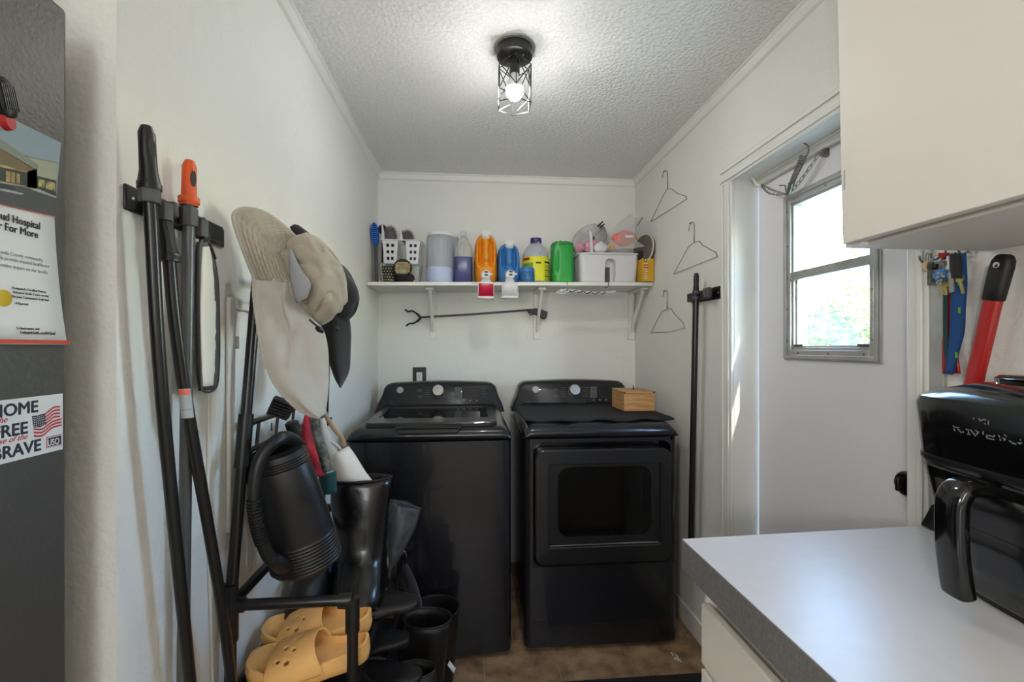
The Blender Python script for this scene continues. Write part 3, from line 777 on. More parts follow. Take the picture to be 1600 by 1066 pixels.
# ------------------------------------------------------------------ upper cabinet over the counter
XF, CY, CZ = .697, .804, 1.496
uc = thing('upper_cabinet', 'white wall cabinet hanging at the top right above the counter', 'cabinet', (XR, CY, CZ))
def lean(pts, lx=.0, ly=.026): return [Vector(q) + Vector((0, ly * (q[2] - CZ), 0)) for q in pts]
b = MB().box(XF + .02, XR - .001, -.62, CY, CZ, H - .002); b.v = lean(b.v); build('cabinet_box', b, 'cabinet_white', uc, bevel=.0015)
b = MB().box(XF + .004, XF + .0199, CY - .034, CY, CZ, H - .002).box(XF + .004, XF + .0199, -.62, CY - .034, H - .04, H - .002); b.v = lean(b.v); build('face_frame', b, 'cabinet_white', uc, bevel=.001)
for y0, y1 in ((.33, CY - .014), (-.14, .326), (-.61, -.144)):
    b = MB().box(XF - .014, XF + .0035, y0, y1, CZ + .004, H - .03); b.v = lean(b.v); dd = build('cabinet_door', b, 'cabinet_white', uc, bevel=.0015)
b = MB().box(XF - .0150, XF - .0142, CY - .0200, CY - .0182, 1.60, 1.636); build('chip', b, 'ink_grey', [o for o in uc.children if o.name.startswith('cabinet_door')][0], smooth=False, label='dark chip in the paint')

# ------------------------------------------------------------------ base cabinet and worktop
XC, YC, ZC = .427, .903, .915
wt = thing('worktop', 'white laminate worktop with a thick grey edge, lower right', 'worktop', (XR, YC, ZC))
b = MB().prism([(XC + .001, YC - .001, ZC - .0015), (XR - .002, YC + .022, ZC - .0015), (XR - .002, -.62, ZC - .0015), (XC + .001, -.62, ZC - .0015)], (0, 0, .0015))
build('laminate_top', b, 'laminate_white', wt, smooth=False)
b = MB().prism([(XC, YC, ZC - .062), (XR - .002, YC + .023, ZC - .062), (XR - .002, -.62, ZC - .062), (XC, -.62, ZC - .062)], (0, 0, .0603))
build('grey_edge', b, 'laminate_edge', wt, bevel=.0008)
bc = thing('base_cabinet', 'white base cabinet with drawers under the worktop', 'cabinet', (XR, YC, 0))
BX, BY = XC + .032, YC - .033
build('cabinet_box', MB().box(BX + .019, XR - .002, -.60, BY, .09, ZC - .0625).box(BX + .07, XR - .002, -.60, BY - .01, .002, .09), 'cabinet_white', bc, bevel=.001)
build('face_frame', MB().box(BX, BX + .0189, -.60, BY, ZC - .095, ZC - .0625).box(BX, BX + .0189, BY - .012, BY, .09, ZC - .0951).box(BX, BX + .0189, -.60, BY - .012, .09, .12), 'cabinet_white', bc, bevel=.001)
for y0, y1 in ((.45, BY - .012), (.02, .445), (-.42, .015)):
    build('drawer', MB().box(BX - .014, BX + .004, y0, y1, .69, ZC - .108), 'cabinet_white', bc, bevel=.003)
    build('cabinet_door', MB().box(BX - .014, BX + .004, y0, y1, .13, .68), 'cabinet_white', bc, bevel=.003)

# ------------------------------------------------------------------ air fryer
af = thing('air_fryer', 'large glossy black air fryer with a drawer handle on the worktop', 'air fryer')
W_, D_ = .15, .122
b = MB().loft([(0, 0, .012, .110, .088, 4), (0, 0, .020, .116, .094, 4), (0, 0, .10, .130, .106, 4.5), (0, 0, .196, .144, .118, 5), (0, 0, .199, .142, .116, 5)], 72)
build('lower_body', b, 'gloss_black', af, ang=40)
build('base_foot', MB().loft([(0, 0, 0, .10, .08, 4), (0, 0, .0125, .10, .08, 4)], 40), 'black_plastic', af)
b = MB().loft([(0, 0, .2005, .143, .117, 5), (0, 0, .207, .147, .121, 5), (0, 0, .212, .1475, .1215, 5), (0, 0, .216, .147, .121, 5)], 72)
build('seam_band', b, 'black_satin', af, ang=40)
b = MB().loft([(0, 0, .2165, .146, .120, 5), (0, 0, .300, .152, .126, 5), (0, 0, .312, .150, .124, 4.6), (0, .004, .322, .140, .113, 4), (0, .01, .336, .105, .080, 3), (0, .014, .343, .06, .045, 2.5), (0, .014, .345, .01, .008, 2)], 72)
build('upper_body', b, 'gloss_black', af, ang=40)
b = MB().loft([(0, .015, .330, .098, .066, 2.4), (0, .015, .345, .100, .068, 2.4), (0, .015, .350, .094, .062, 2.4), (0, .015, .352, .05, .03, 2.2)], 56)
build('top_panel', b, 'glass_dark', af, ang=40)
# drawer front with a flat window and the grip
b = MB()
def front_y(z): return -(.088 + (.118 - .088) * min(1, max(0, (z - .012) / .184)))
rows = []
for i in range(6):
    z = .03 + .15 * i / 5; rows.append([(x, front_y(z) - .004, z) for x in (-.085, -.06, -.03, 0, .03, .06, .085)])
dr = build('drawer', MB().grid(rows), 'black_satin', af, solid=.006)
rows = [[(x, front_y(z) - .0055, z) for x in (-.066, -.03, .03, .066)] for z in (.038, .06, .09, .118)]
build('drawer_window', MB().grid(rows), 'steel_panel', dr, solid=.002, label='flat dark grey window')
hp = spline([(0, -.100, .186), (0, -.122, .190), (0, -.152, .190), (0, -.165, .178), (0, -.169, .155), (0, -.168, .10), (0, -.162, .05), (0, -.159, .034)], 4)
b = MB(); rs = []
for i, p in enumerate(hp):
    t_ = (hp[min(i + 1, len(hp) - 1)] - hp[max(i - 1, 0)]).normalized(); u = Vector((1, 0, 0)); v_ = t_.cross(u)
    f = i / (len(hp) - 1); wx = .0205 if f > .3 else .0190; wy = .0125
    q = []
    for k_ in range(20):
        a = 2 * pi * k_ / 20; q.append(p + u * wx * math.copysign(abs(cos(a)) ** .55, cos(a)) + v_ * wy * math.copysign(abs(sin(a)) ** .7, sin(a)))
    rs.append(q)
b.rings(rs); build('drawer_handle', b, 'gloss_black', dr, ang=60, bevel=.002)
# worn logo: the bits of lettering that remain
b = MB()
FR = [[(250, 300), (290, 345), (380, 345)], [(270, 380), (290, 450)], [(345, 385), (425, 500)], [(440, 440), (465, 490)], [(510, 385), (560, 395), (560, 530)], [(530, 520), (590, 525)], [(600, 385), (690, 565)], [(690, 400), (755, 455), (705, 500), (725, 515)], [(690, 545), (700, 545)], [(835, 420), (830, 510)], [(1035, 500), (1020, 545), (900, 515), (885, 560), (905, 600), (1020, 620)], [(1100, 500), (1120, 555)], [(1125, 590), (1125, 640)], [(1190, 475), (1235, 525)], [(1160, 560), (1210, 590), (1185, 625)], [(1270, 620), (1330, 680), (1380, 700)], [(1400, 660), (1470, 655), (1420, 690)], [(1440, 580), (1455, 590)], [(665, 80), (690, 90)], [(770, 80), (800, 140), (870, 100), (905, 135)], [(870, 200), (890, 235)], [(950, 135), (935, 235)]]
for f in FR:
    pts = [Vector((-.047 + (x - 250) / 1230 * .098, 0, .272 - (y - 300) / 400 * .022 + ((x - 250) / 1230) * .014)) for x, y in f]
    for a_, b2 in zip(pts, pts[1:]):
        for p_ in (a_, b2): p_.y = -(.1206 + .0055 * (p_.z - .2165) / .0835) - .0008 + (abs(p_.x / .15) ** 5) * .024
        b.bar(a_, b2, .0016, .0004, up=(0, 1, 0))
lg = build('worn_logo', b, 'photo_scratch', af, smooth=False, label='worn remains of grey lettering')
af.scale = (1.04, 1, 1); af.location = (.862, .583, ZC); af.rotation_euler = (0, 0, R(-98))
# ------------------------------------------------------------------ things on the wall shelf
def XX(px, Y): return atY(px, 500, Y).x
def onshelf(px0, px1, Y):
    a, b_ = XX(px0, Y), XX(px1, Y); return (a + b_) / 2, (b_ - a) / 2, SZ((a + b_) / 2)
def zat(py, px, Y): return atY(px, py, Y).z

# clear storage bin carrying the white caddy
Y_ = 2.60
x, hw, z = onshelf(594, 659, Y_)
cb = thing('storage_bin', 'see-through plastic bin under the white caddy at the left end of the shelf', 'bin', (x, Y_, z))
b = MB().loft([(x, Y_, z + .001, hw - .014, .060, 6), (x, Y_, z + .012, hw - .010, .064, 6), (x, Y_, z + .105, hw, .072, 6), (x, Y_, z + .109, hw + .003, .075, 6)], 48, True, False)
build('bin_body', b, 'frosted_light', cb, solid=.002)
# patterned pouches in front of the bin
def comb_pouch(label, px0, px1, py0, Y, shape):
    x, hw, z = onshelf(px0, px1, Y); zt = zat(py0, px0, Y)
    t = thing('scrub_pouch', label, 'pouch', (x, Y, z))
    if shape == 'cup':
        prof = [(hw * .78, 0.001), (hw * .82, .01), (hw * 1.0, (zt - z) * .9), (hw * .98, zt - z)]
        build('pouch_body', MB().lathe(prof, (x, Y, z), 24), 'comb_black', t)
        b = MB(); H_ = zt - z
        for i in range(5):
            for j in range(6):
                a = R(-90 - 66 + j * 26 + (13 if i % 2 else 0)); rr = hw * (.82 + .18 * (i + .7) / 5) + .0004; zz = z + .012 + i * (H_ - .016) / 4.6
                p = Vector((x + rr * cos(a), Y + rr * sin(a), zz)); n_ = Vector((cos(a), sin(a), 0)); u = Vector((-sin(a), cos(a), 0))
                b.prism([p + u * .0036 * cos(q * pi / 3) + Vector((0, 0, .0036 * sin(q * pi / 3))) for q in range(6)], n_ * .0012)
        build('mesh_cell', b, 'comb_gold', t, smooth=False)['kind'] = 'stuff'
    else:
        zc = (zt + z) / 2 + .012; r_ = (zt - z) / 2 - .012
        build('pouch_body', MB().sphere((x, Y, z + r_ * .55 + .0), hw * 1.15, 20, 12, sy=.6, sz=.55), 'comb_black', t)
        f = build('round_head', MB().lathe([(.0001, -.012), (r_ * .8, -.011), (r_, -.004), (r_ * 1.02, .006), (r_ * .96, .01), (.0001, .010)], (0, 0, 0), 28).xf(frame((x, Y - .045, zc), (1, 0, 0), (0, .25, 1))), 'comb_black', t)
        M = frame((x, Y - .055, zc), (1, 0, 0), (0, .25, 1)); b = MB()
        for i in range(-4, 5):
            for j in range(-4, 5):
                u, v = i * .0085 + (.0042 if j % 2 else 0), j * .0075
                if u * u + v * v < (r_ * .9) ** 2:
                    b.prism([M @ Vector((u + .0037 * cos(q * pi / 3 + .5), v + .0037 * sin(q * pi / 3 + .5), .0)) for q in range(6)], M.to_3x3() @ Vector((0, 0, .003)))
        build('mesh_cell', b, 'comb_gold', f, smooth=False)['kind'] = 'stuff'
comb_pouch('short black cup with a white and gold honeycomb front, under the caddy', 597, 617, 417, 2.50, 'cup')
comb_pouch('black pouch with a round gold honeycomb head, under the middle of the caddy', 616, 646, 407, 2.515, 'ball')

# white two-basket caddy on the bin
x, hw, _ = onshelf(592, 659, 2.58); zb0 = zat(412, 625, 2.52); zt0 = zat(376, 625, 2.52)
cad = thing('shower_caddy', 'white plastic caddy of two baskets with square holes, left on the shelf', 'caddy', (x, 2.56, zb0))
def wallgrid(P00, P10, P01, P11, nx, nz, holes, name, parent):
    # plane sheet with square holes cut out, from four corners
    P00, P10, P01, P11 = map(Vector, (P00, P10, P01, P11)); us, vs = nx, nz
    rows = [[P00.lerp(P10, u).lerp(P01.lerp(P11, u), v) for u in us] for v in vs]
    return MB().grid(rows, skip=lambda i, j: (i, j) in holes)
for k_, (pa, pb, ca, cb_) in enumerate(((598, 622, 601, 619), (635, 657, 637, 653))):
    xa, xb = XX(pa, 2.52), XX(pb, 2.52); xc, xd = XX(ca, 2.52), XX(cb_, 2.52)
    us = [0, .2, .4, .6, .8, 1]; us = [0, .24, .44, .58, .78, 1]
    vs = [0, .14, .27, .42, .55, .70, .83, 1]
    holes = {(i, j) for i in (1, 3, 5) for j in (1, 3)}
    yf_, yb_ = 2.505, 2.615
    b = MB()
    fz = wallgrid((xc, yf_ + .006, zb0), (xd, yf_ + .006, zb0), (xa, yf_, zt0), (xb, yf_, zt0), us, vs, holes, '', None); b.add(fz.v, fz.f)
    fz = wallgrid((xc, yb_ - .006, zb0), (xd, yb_ - .006, zb0), (xa, yb_, zt0), (xb, yb_, zt0), us, vs, holes, '', None); b.add(fz.v, fz.f)
    for (q0, q1) in ((xc, xa), (xd, xb)):
        fz = wallgrid((q0, yf_ + .006, zb0), (q0, yb_ - .006, zb0), (q1, yf_, zt0), (q1, yb_, zt0), us, vs, holes, '', None); b.add(fz.v, fz.f)
    b.add([(xc, yf_ + .006, zb0), (xd, yf_ + .006, zb0), (xd, yb_ - .006, zb0), (xc, yb_ - .006, zb0)], [(0, 1, 2, 3)])
    build('basket', b, 'white_plastic', cad, solid=.002, smooth=False)
    build('basket_content', MB().loft([((xc + xd) / 2, 2.56, zb0 + .004, (xd - xc) * .42, .036, 4), ((xa + xb) / 2, 2.56, zt0 - .004, (xb - xa) * .40, .036, 4)], 24), 'mat_fabric' if k_ == 0 else 'teal', cad, label='dark brushes standing inside' if k_ == 0 else 'teal sponge inside')
xa, xb = XX(595, 2.51), XX(659, 2.51)
build('rim', MB().tube([(xa, 2.502, zt0), (xb, 2.502, zt0 - .001), (xb + .002, 2.56, zt0), (xb, 2.618, zt0), (xa, 2.618, zt0), (xa - .002, 2.56, zt0)], .0035, 8, closed=True), 'white_plastic', cad)
for px_, py_ in ((597.5, 352), (626, 361)):
    q = atY(px_, py_, 2.51)
    build('handle_post', MB().tube([(q.x + .004, 2.508, zt0 - .004), (q.x + .003, 2.508, (zt0 + q.z) / 2), (q.x, 2.508, q.z - .004), (q.x, 2.508, q.z)], [.009, .0075, .0045, .002], 10), 'white_plastic', cad)

# dusters and brushes standing in the caddy
def duster(label, px, py, Y, rx, rz):
    c = atY(px, py, Y); t = thing('feather_duster', label, 'duster', (c.x, Y, c.z - .1), group=None)
    b = MB(); rnd = random.Random(int(px))
    b.sphere(c, rx * .72, 16, 12, sy=.8, sz=rz / rx)
    for _ in range(1500):
        d = Vector((rnd.gauss(0, 1), rnd.gauss(0, 1), rnd.gauss(0, 1))).normalized()
        p = c + Vector((d.x * rx * .7, d.y * rx * .55, d.z * rz * .72)); e = p + Vector((d.x, d.y, d.z + .15)) * rnd.uniform(.012, .024) + Vector((rnd.gauss(0, 1), rnd.gauss(0, 1), rnd.gauss(0, 1))) * .004
        s_ = Vector((rnd.gauss(0, 1), rnd.gauss(0, 1), rnd.gauss(0, 1))).normalized() * .0011
        b.add([p - s_, p + s_, e], [(0, 1, 2)])
    build('fibres', b, 'duster_grey', t, smooth=False, recalc=False)['kind'] = 'stuff'
    build('stick', MB().cyl((c.x, Y, c.z - .115), (c.x, Y, c.z), .004, n=8), 'white_plastic', t)
duster('taller fluffy grey duster head above the left basket of the white caddy', 610, 368, 2.575, .036, .052)
duster('shorter fluffy grey duster head above the right basket of the white caddy', 636, 371, 2.575, .036, .034)
# blue scrubbing brush leaning at the wall end, and a dark round brush behind it
c = atY(586, 367, 2.56)
br = thing('scrub_brush', 'blue brush head standing upright at the left end of the shelf', 'brush', (c.x, 2.56, SZ(c.x)))
M = frame(c, (1, .1, .06), (-.06, 0, 1))
build('brush_back', MB().loft([(0, 0, -.010, .018, .060, 2.1), (0, 0, -.003, .023, .066, 2.1), (0, 0, .004, .023, .066, 2.1)], 28, M=M), 'brush_blue', br)
b = MB()
for i in range(12): 
    for j in range(5):
        if abs(j - 2) > 2.4 * (1 - (abs(i - 5.5) / 6.2) ** 2.2): continue
        p = M @ Vector((-.015 + j * .0075, -.058 + i * .0105, .004)); q = M @ Vector((-.016 + j * .008, -.060 + i * .011, .024)); b.tube([p, q], [.0034, .0042], 6)
build('bristles', b, 'brush_blue', br)['kind'] = 'stuff'
build('handle', MB().tube([M @ Vector((0, -.06, -.003)), (c.x + .006, 2.555, c.z - .12), (c.x + .012, 2.55, SZ(c.x) + .008)], [.011, .009, .008], 10), 'clip_grey', br, label='grey handle')
c = atY(598, 359, 2.63)
br = thing('bottle_brush', 'dark round brush head sticking up behind the blue brush', 'brush', (c.x, 2.63, SZ(c.x)))
b = MB(); rnd = random.Random(4); b.sphere(c, .024, 14, 10, sz=1.1)
for _ in range(500):
    d = Vector((rnd.gauss(0, 1), rnd.gauss(0, 1), rnd.gauss(0, 1))).normalized(); p = c + d * .022; e = c + d * .034; s_ = Vector((rnd.gauss(0, 1), rnd.gauss(0, 1), rnd.gauss(0, 1))).normalized() * .001
    b.add([p - s_, p + s_, e], [(0, 1, 2)])
build('bristles', b, 'dark_bristle', br, smooth=False, recalc=False)['kind'] = 'stuff'
build('handle', MB().tube([c, (c.x - .004, 2.63, SZ(c.x) + .004)], .005, 8), 'black_plastic', br)

# tall frosted tub with a white lid
Y_ = 2.60; x, hw, z = onshelf(666, 709.5, Y_)
tb = thing('storage_tub', 'tall frosted plastic tub with a white lid, part full of pale blue powder', 'tub', (x, Y_, z))
zt = zat(361, 687, Y_ - hw)
hh = zt - z
b = MB().lathe([(hw, hh * .335), (hw, hh * .42), (hw * .985, hh * .5), (hw, hh * .58), (hw, hh * .88), (hw * .95, hh * .94), (hw * .90, hh * .955)], (x, Y_, z), 48, cap1=False)
b.f = b.f[1:] if len(b.f[0]) > 4 else b.f
build('tub_body', b, 'frosted', tb)
build('powder', MB().lathe([(hw * .94, .001), (hw * .98, .008), (hw, .03), (hw, hh * .33), (hw * .95, hh * .335), (hw * .5, hh * .38), (.001, hh * .37)], (x, Y_, z), 40), 'powder', tb)
build('lid', MB().lathe([(hw * .91, hh * .945), (hw * .92, hh * 1.0), (hw * .88, hh * 1.02), (hw * .5, hh * 1.03), (.001, hh * 1.03)], (x, Y_, z), 48), 'white_cap', tb)
b = MB()
for q in range(-2, 3):
    a = R(-90 + q * 17); b.tube([(x + hw * 1.0 * cos(a), Y_ + hw * sin(a), z + hh * .56), (x + hw * 1.0 * cos(a), Y_ + hw * sin(a), z + hh * .86)], .003, 6)
build('grip_rib', b, 'frosted', tb)['kind'] = 'stuff'
# narrower one behind it
x, hw, z = onshelf(700, 716, 2.68); hh = zat(368, 708, 2.68) - z
tb = thing('canister', 'slim frosted canister with a white lid, mostly behind the tall tub', 'canister', (x, 2.68, z))
build('canister_body', MB().lathe([(hw, .001), (hw, hh * .95)], (x, 2.68, z), 28), 'frosted', tb)
build('lid', MB().lathe([(hw * 1.06, hh * .95), (hw * 1.06, hh), (.001, hh * 1.005)], (x, 2.68, z), 28), 'white_cap', tb)

# clear jug of dark blue liquid
Y_ = 2.59; x, hw, z = onshelf(710, 738, Y_); hh = zat(363, 723, Y_) - z
jg = thing('clear_jug', 'clear jug of dark blue liquid with a tapering neck, left of the orange jug', 'jug', (x, Y_, z))
lv = hh * .50
S = [(x, Y_, z + lv + .0005, hw, .064, 5), (x, Y_, z + hh * .62, hw, .064, 5), (x - .0, Y_, z + hh * .72, hw * .92, .056, 3.6), (x, Y_, z + hh * .84, hw * .62, .036, 2.6), (x, Y_, z + hh * .92, hw * .36, .020, 2.1), (x, Y_, z + hh * .93, hw * .34, .018, 2)]
build('jug_body', MB().loft(S, 48, False, False), 'frosted_light', jg)
lv = hh * .50
build('liquid', MB().loft([(x, Y_, z + .001, hw * .92, .058, 5), (x, Y_, z + .01, hw, .064, 5), (x, Y_, z + lv, hw, .064, 5)], 40), 'liquid_navy', jg)
build('grip_web', MB().loft([(x - hw * .25, Y_ - .045, z + lv, hw * .22, .012, 2.5), (x - hw * .1, Y_ - .052, z + hh * .72, hw * .2, .008, 2.5)], 14), 'frosted_light', jg)
build('cap', MB().lathe([(hw * .38, hh * .92), (hw * .38, hh * .99), (hw * .34, hh), (.001, hh)], (x, Y_, z), 24), 'frosted', jg)

# laundry detergent dispensers: body with a sunk handle, cap on top, spout and cup at the front
def dispenser(label, px0, px1, py_top, capx, capy, mbody, spx, spy, cup_m, cpx0, cpx1, cpy0, cpy1, cuplabel):
    Y = 2.60; x, hw, z = onshelf(px0, px1, Y - .05); ht = zat(py_top, (px0 + px1) / 2, Y - .1) - z
    t = thing('detergent_jug', label, 'detergent', (x, Y, z))
    hd = .115
    prof = [(0.001, .80, .86), (.03, .88, .95), (.10, .96, 1), (.2, 1, 1), (.5, 1, 1), (.64, .99, .96), (.77, .94, .88), (.85, .86, .8), (.90, .77, .72), (.94, .66, .62), (.975, .50, .48), (1.0, .25, .3)]
    import bisect
    N = 46; secs = []
    for i in range(N + 1):
        f = i / N
        for a_, c_ in zip(prof, prof[1:]):
            if a_[0] <= f <= c_[0] or (f <= prof[0][0] and a_ is prof[0]): break
        g_ = (f - a_[0]) / (c_[0] - a_[0]); g_ = min(1, max(0, g_))
        secs.append((x, Y, z + .001 + ht * f, hw * (a_[1] + (c_[1] - a_[1]) * g_), hd * (a_[2] + (c_[2] - a_[2]) * g_), 3.2))
    m_ = MB().loft(secs, 120)
    for v in m_.v:                                  # sink the two hollows beside the grip
        f = (v.z - z) / ht; u = (v.x - x) / hw
        if v.y < Y and .30 < f < .88:
            e = min(1, (f - .30) / .10, (.88 - f) / .10); e = max(0, e)
            s_ = math.exp(-((abs(u) - .46) / .20) ** 2)
            v.y += .046 * s_ * e
        if v.y < Y and .30 < f < .46:
            v.y += .014 * math.exp(-((f - .38) / .05) ** 2) * math.exp(-(u / .4) ** 2)
        if v.y < Y and f < .34:                      # bulge round the spout
            v.y -= .010 * math.exp(-(((f - .16) / .10) ** 2 + (u / .55) ** 2))
    build('jug_body', m_, mbody, t, ang=60)
    yc = Y - hd * .62
    yc = Y - hd * .86; c = atY(capx, capy, yc); cr = (XX(capx + 6.8, yc) - XX(capx, yc))
    ax = Vector((0, -.85, .5)).normalized(); up = Vector((1, 0, 0)).cross(-ax)
    Mx = frame(c, (1, 0, 0), ax.cross(Vector((1, 0, 0))))
    build('refill_cap', MB().lathe([(cr * .8, -.07), (cr * .8, -.030), (cr * .9, -.03), (cr, -.028), (cr, -.004), (cr * .9, 0), (.0001, .0005)], (0, 0, 0), 32).xf(Mx), 'white_cap', t, label='round white cap')
    ys = Y - hd - .010
    s = atY(spx, spy, ys); r_ = XX(spx + 8, ys) - XX(spx, ys)
    Ms = frame(s, (1, 0, 0), (0, 0, 1))
    sp = build('spout_collar', MB().lathe([(r_ * 1.0, -.024), (r_ * 1.0, 0), (r_ * .8, .010), (.0001, .011)], (0, 0, 0), 32).xf(Ms), 'white_cap', t, label='white push tap')
    sc_ = s.z
    b = MB().box(s.x - r_ * .55, s.x + r_ * .55, ys - .026, ys - .011, s.z - r_ * .7, s.z + r_ * .1)
    b.box(s.x + r_ * .5, s.x + r_ * 1.25, ys - .022, ys - .014, s.z - r_ * .15, s.z + r_ * .25)
    build('push_lever', b, 'white_plastic', sp, bevel=.003)
    build('button', MB().box(s.x - r_ * .35, s.x + r_ * .35, ys - .0275, ys - .0262, s.z + r_ * .32, s.z + r_ * .62).box(s.x - r_ * .3, s.x + r_ * .3, ys - .0275, ys - .0262, s.z - r_ * .3, s.z), 'ink_navy', sp, bevel=.0004, seg=1)
    # measuring cup hanging on the tap in front of the shelf edge
    yk = SY0 - .036
    a_ = atY(cpx0 - 1.2, cpy0, yk - .03); b2 = atY(cpx1 + 1.2, cpy1 + .5, yk - .03)
    cxm, cw, ch = (a_.x + b2.x) / 2, (b2.x - a_.x) / 2, a_.z - b2.z
    cu = thing('measuring_cup', cuplabel, 'measuring cup', (cxm, yk, b2.z))
    build('cup_body', MB().loft([(cxm, yk, b2.z + .006, cw * .94, .026, 4), (cxm, yk, a_.z, cw * .92, .028, 4)], 40, False, True), cup_m, cu, solid=.0015)
    rs = []
    bb_ = MB().loft([(cxm, yk, b2.z + .012, cw * .99, .0275, 4), (cxm, yk, b2.z + .002, cw * 1.0, .028, 4), (cxm, yk, b2.z, cw * .98, .027, 4)], 40, False, False)
    build('cup_rim', bb_, 'white_plastic', cu, solid=.002)
    tt = MB()
    for q in range(5): xx = cxm - cw * .72 + q * cw * .36; tt.prism([(xx - .004, yk - .0295, b2.z - .001), (xx + .004, yk - .0295, b2.z - .001), (xx, yk - .0295, b2.z + .008)], (0, -.0016, 0))
    build('rim_tooth', tt, 'white_cap', cu, smooth=False)['kind'] = 'stuff'
    st = MB()
    for sg in (-1, 1): st.bar((cxm + sg * cw * .96, yk - .02, b2.z + .004), (cxm + sg * cw * .9, yk - .018, a_.z), .003)
    st.loft([(cxm, yk, a_.z, cw * .95, .029, 4), (cxm, yk - .004, a_.z + .006, cw * .88, .026, 4), (cxm, yk - .010, a_.z + .014, cw * .6, .016, 3), (cxm, ys - .016, s.z - r_ * .6, cw * .42, .010, 3)], 28)
    build('cup_hanger', st, 'white_plastic', cu, label='white hanger and side ribs')
dispenser('big orange detergent jug lying with its tap over the shelf edge', 741, 777, 361, 759.3, 364, 'det_orange', 759.5, 430, 'cup_red', 747.5, 771.5, 443, 466, 'red measuring cup with white rim under the tap of the orange jug')
dispenser('big blue detergent jug beside the orange one, tap over the shelf edge', 777, 812.5, 377, 796.5, 379, 'det_blue', 797.5, 429.5, 'white_plastic', 785, 809, 444, 465.5, 'white measuring cup under the tap of the blue jug')

# small blue pod jar
Y_ = 2.515; x, hw, z = onshelf(812, 835.5, Y_); hh = zat(419, 823, Y_) - z
jr = thing('pod_jar', 'small squat blue jar with a lighter blue lid, in front of the bleach', 'jar', (x, Y_, z))
build('jar_body', MB().lathe([(hw * .88, .001), (hw * .98, .012), (hw, hh * .45), (hw * .94, hh * .72)], (x, Y_, z), 32), 'jar_blue', jr)
build('lid', MB().lathe([(hw * .97, hh * .72), (hw * .98, hh * .9), (hw * .85, hh), (.001, hh * 1.01)], (x, Y_, z), 32), 'lid_blue', jr)
build('moulded_mark', MB().lathe([(.006, 0), (.005, .002), (.0001, .002)], (0, 0, 0), 12).xf(frame((x, Y_ - hw * 1.0, z + hh * .45), (1, 0, 0), (0, 0, 1))), 'lid_blue', jr)

# bleach bottle
Y_ = 2.61; x, hw, z = onshelf(816.5, 858, Y_); hh = zat(373, 837, Y_) - z
bl = thing('bleach_bottle', 'white bleach bottle with a yellow label and purple cap', 'bottle', (x, Y_, z))
prof = [(hw * .93, .001), (hw, .012), (hw, hh * .60), (hw * .96, hh * .68), (hw * .74, hh * .80), (hw * .42, hh * .88), (hw * .26, hh * .90), (hw * .24, hh * .93)]
build('bottle_body', MB().lathe(prof, (x, Y_, z), 48, cap1=False), 'frosted', bl)
build('cap', MB().lathe([(hw * .40, hh * .905), (hw * .42, hh * .915), (hw * .40, hh), (hw * .36, hh * 1.003), (.001, hh * 1.003)], (x, Y_, z), 28), 'ink_purple', bl)
hx_ = x + hw * .12
build('handle', MB().tube(spline([(hx_, Y_ - hw * .34, z + hh * .89), (hx_ + .002, Y_ - hw * .62, z + hh * .83), (hx_ + .006, Y_ - hw * .86, z + hh * .73), (hx_ + .006, Y_ - hw * .97, z + hh * .64)], 5), [.008] * 16, 10), 'frosted', bl)
def arc_patch(a0, a1, z0_, z1_, r_, n=14): return MB().grid([[(x + r_ * cos(R(a0 + (a1 - a0) * i / n)), Y_ + r_ * sin(R(a0 + (a1 - a0) * i / n)), zz) for i in range(n + 1)] for zz in (z0_, z1_)])
lb = build('label', arc_patch(-170, -10, z + .018, z + hh * .575, hw + .0008, 24), 'label_yellow', bl, label='yellow label')
b = arc_patch(-165, -125, z + hh * .50, z + hh * .555, hw + .0013, 6); build('label_flag', b, 'ink_red', lb)
b = arc_patch(-165, -110, z + .030, z + hh * .44, hw + .0011, 8); build('label_picture', b, 'label_green', lb, label='green and white picture')
b = arc_patch(-150, -118, z + .032, z + hh * .22, hw + .0016, 8); build('label_picture', b, 'det_orange', lb)
b = MB()
for (a0, a1, f0, f1) in ((-60, -22, .44, .475), (-60, -20, .285, .305), (-60, -20, .155, .175), (-98, -76, .42, .45)): q = arc_patch(a0, a1, z + hh * f0, z + hh * f1, hw + .0014, 6); b.add(q.v, q.f)
build('lettering', b, 'ink_black', lb)['kind'] = 'stuff'
b = MB()
for f0 in (.38, .34, .24, .20, .11, .08): q = arc_patch(-60, -18, z + hh * f0, z + hh * (f0 + .018), hw + .0014, 6); b.add(q.v, q.f)
build('lettering', b, 'label_green', lb)['kind'] = 'stuff'

# green tub
Y_ = 2.59; x, hw, z = onshelf(862, 895.5, Y_ - .02); hh = zat(376, 879, Y_ - .05) - z
gt = thing('green_canister', 'green square-shouldered canister with a scalloped green lid', 'canister', (x, Y_, z))
m_ = MB().loft([(x, Y_, z + .001, hw * .94, .056, 4), (x, Y_, z + .008, hw * .98, .060, 4)] + [(x, Y_, z + hh * (.1 + .08 * i), hw, .062, 4) for i in range(10)] + [(x, Y_, z + hh * .90, hw * .97, .060, 4)], 64)
for v in m_.v:
    f = (v.z - z) / hh; u = (v.x - x) / hw
    if v.y < Y_: v.y += .012 * math.exp(-((u + .62) / .16) ** 2) * max(0, min(1, (f - .25) / .1, (.8 - f) / .1)); 
build('canister_body', m_, 'green_tub', gt, ang=60)
lid = build('lid', MB().loft([(x, Y_, z + hh * .905, hw * 1.0, .063, 3.4), (x, Y_, z + hh * .945, hw * 1.0, .063, 3.4), (x, Y_, z + hh * .965, hw * .94, .057, 3), (x, Y_, z + hh * .985, hw * .86, .05, 2.6), (x, Y_, z + hh * .99, hw * .5, .03, 2.2)], 48), 'green_lid', gt)
b = MB()
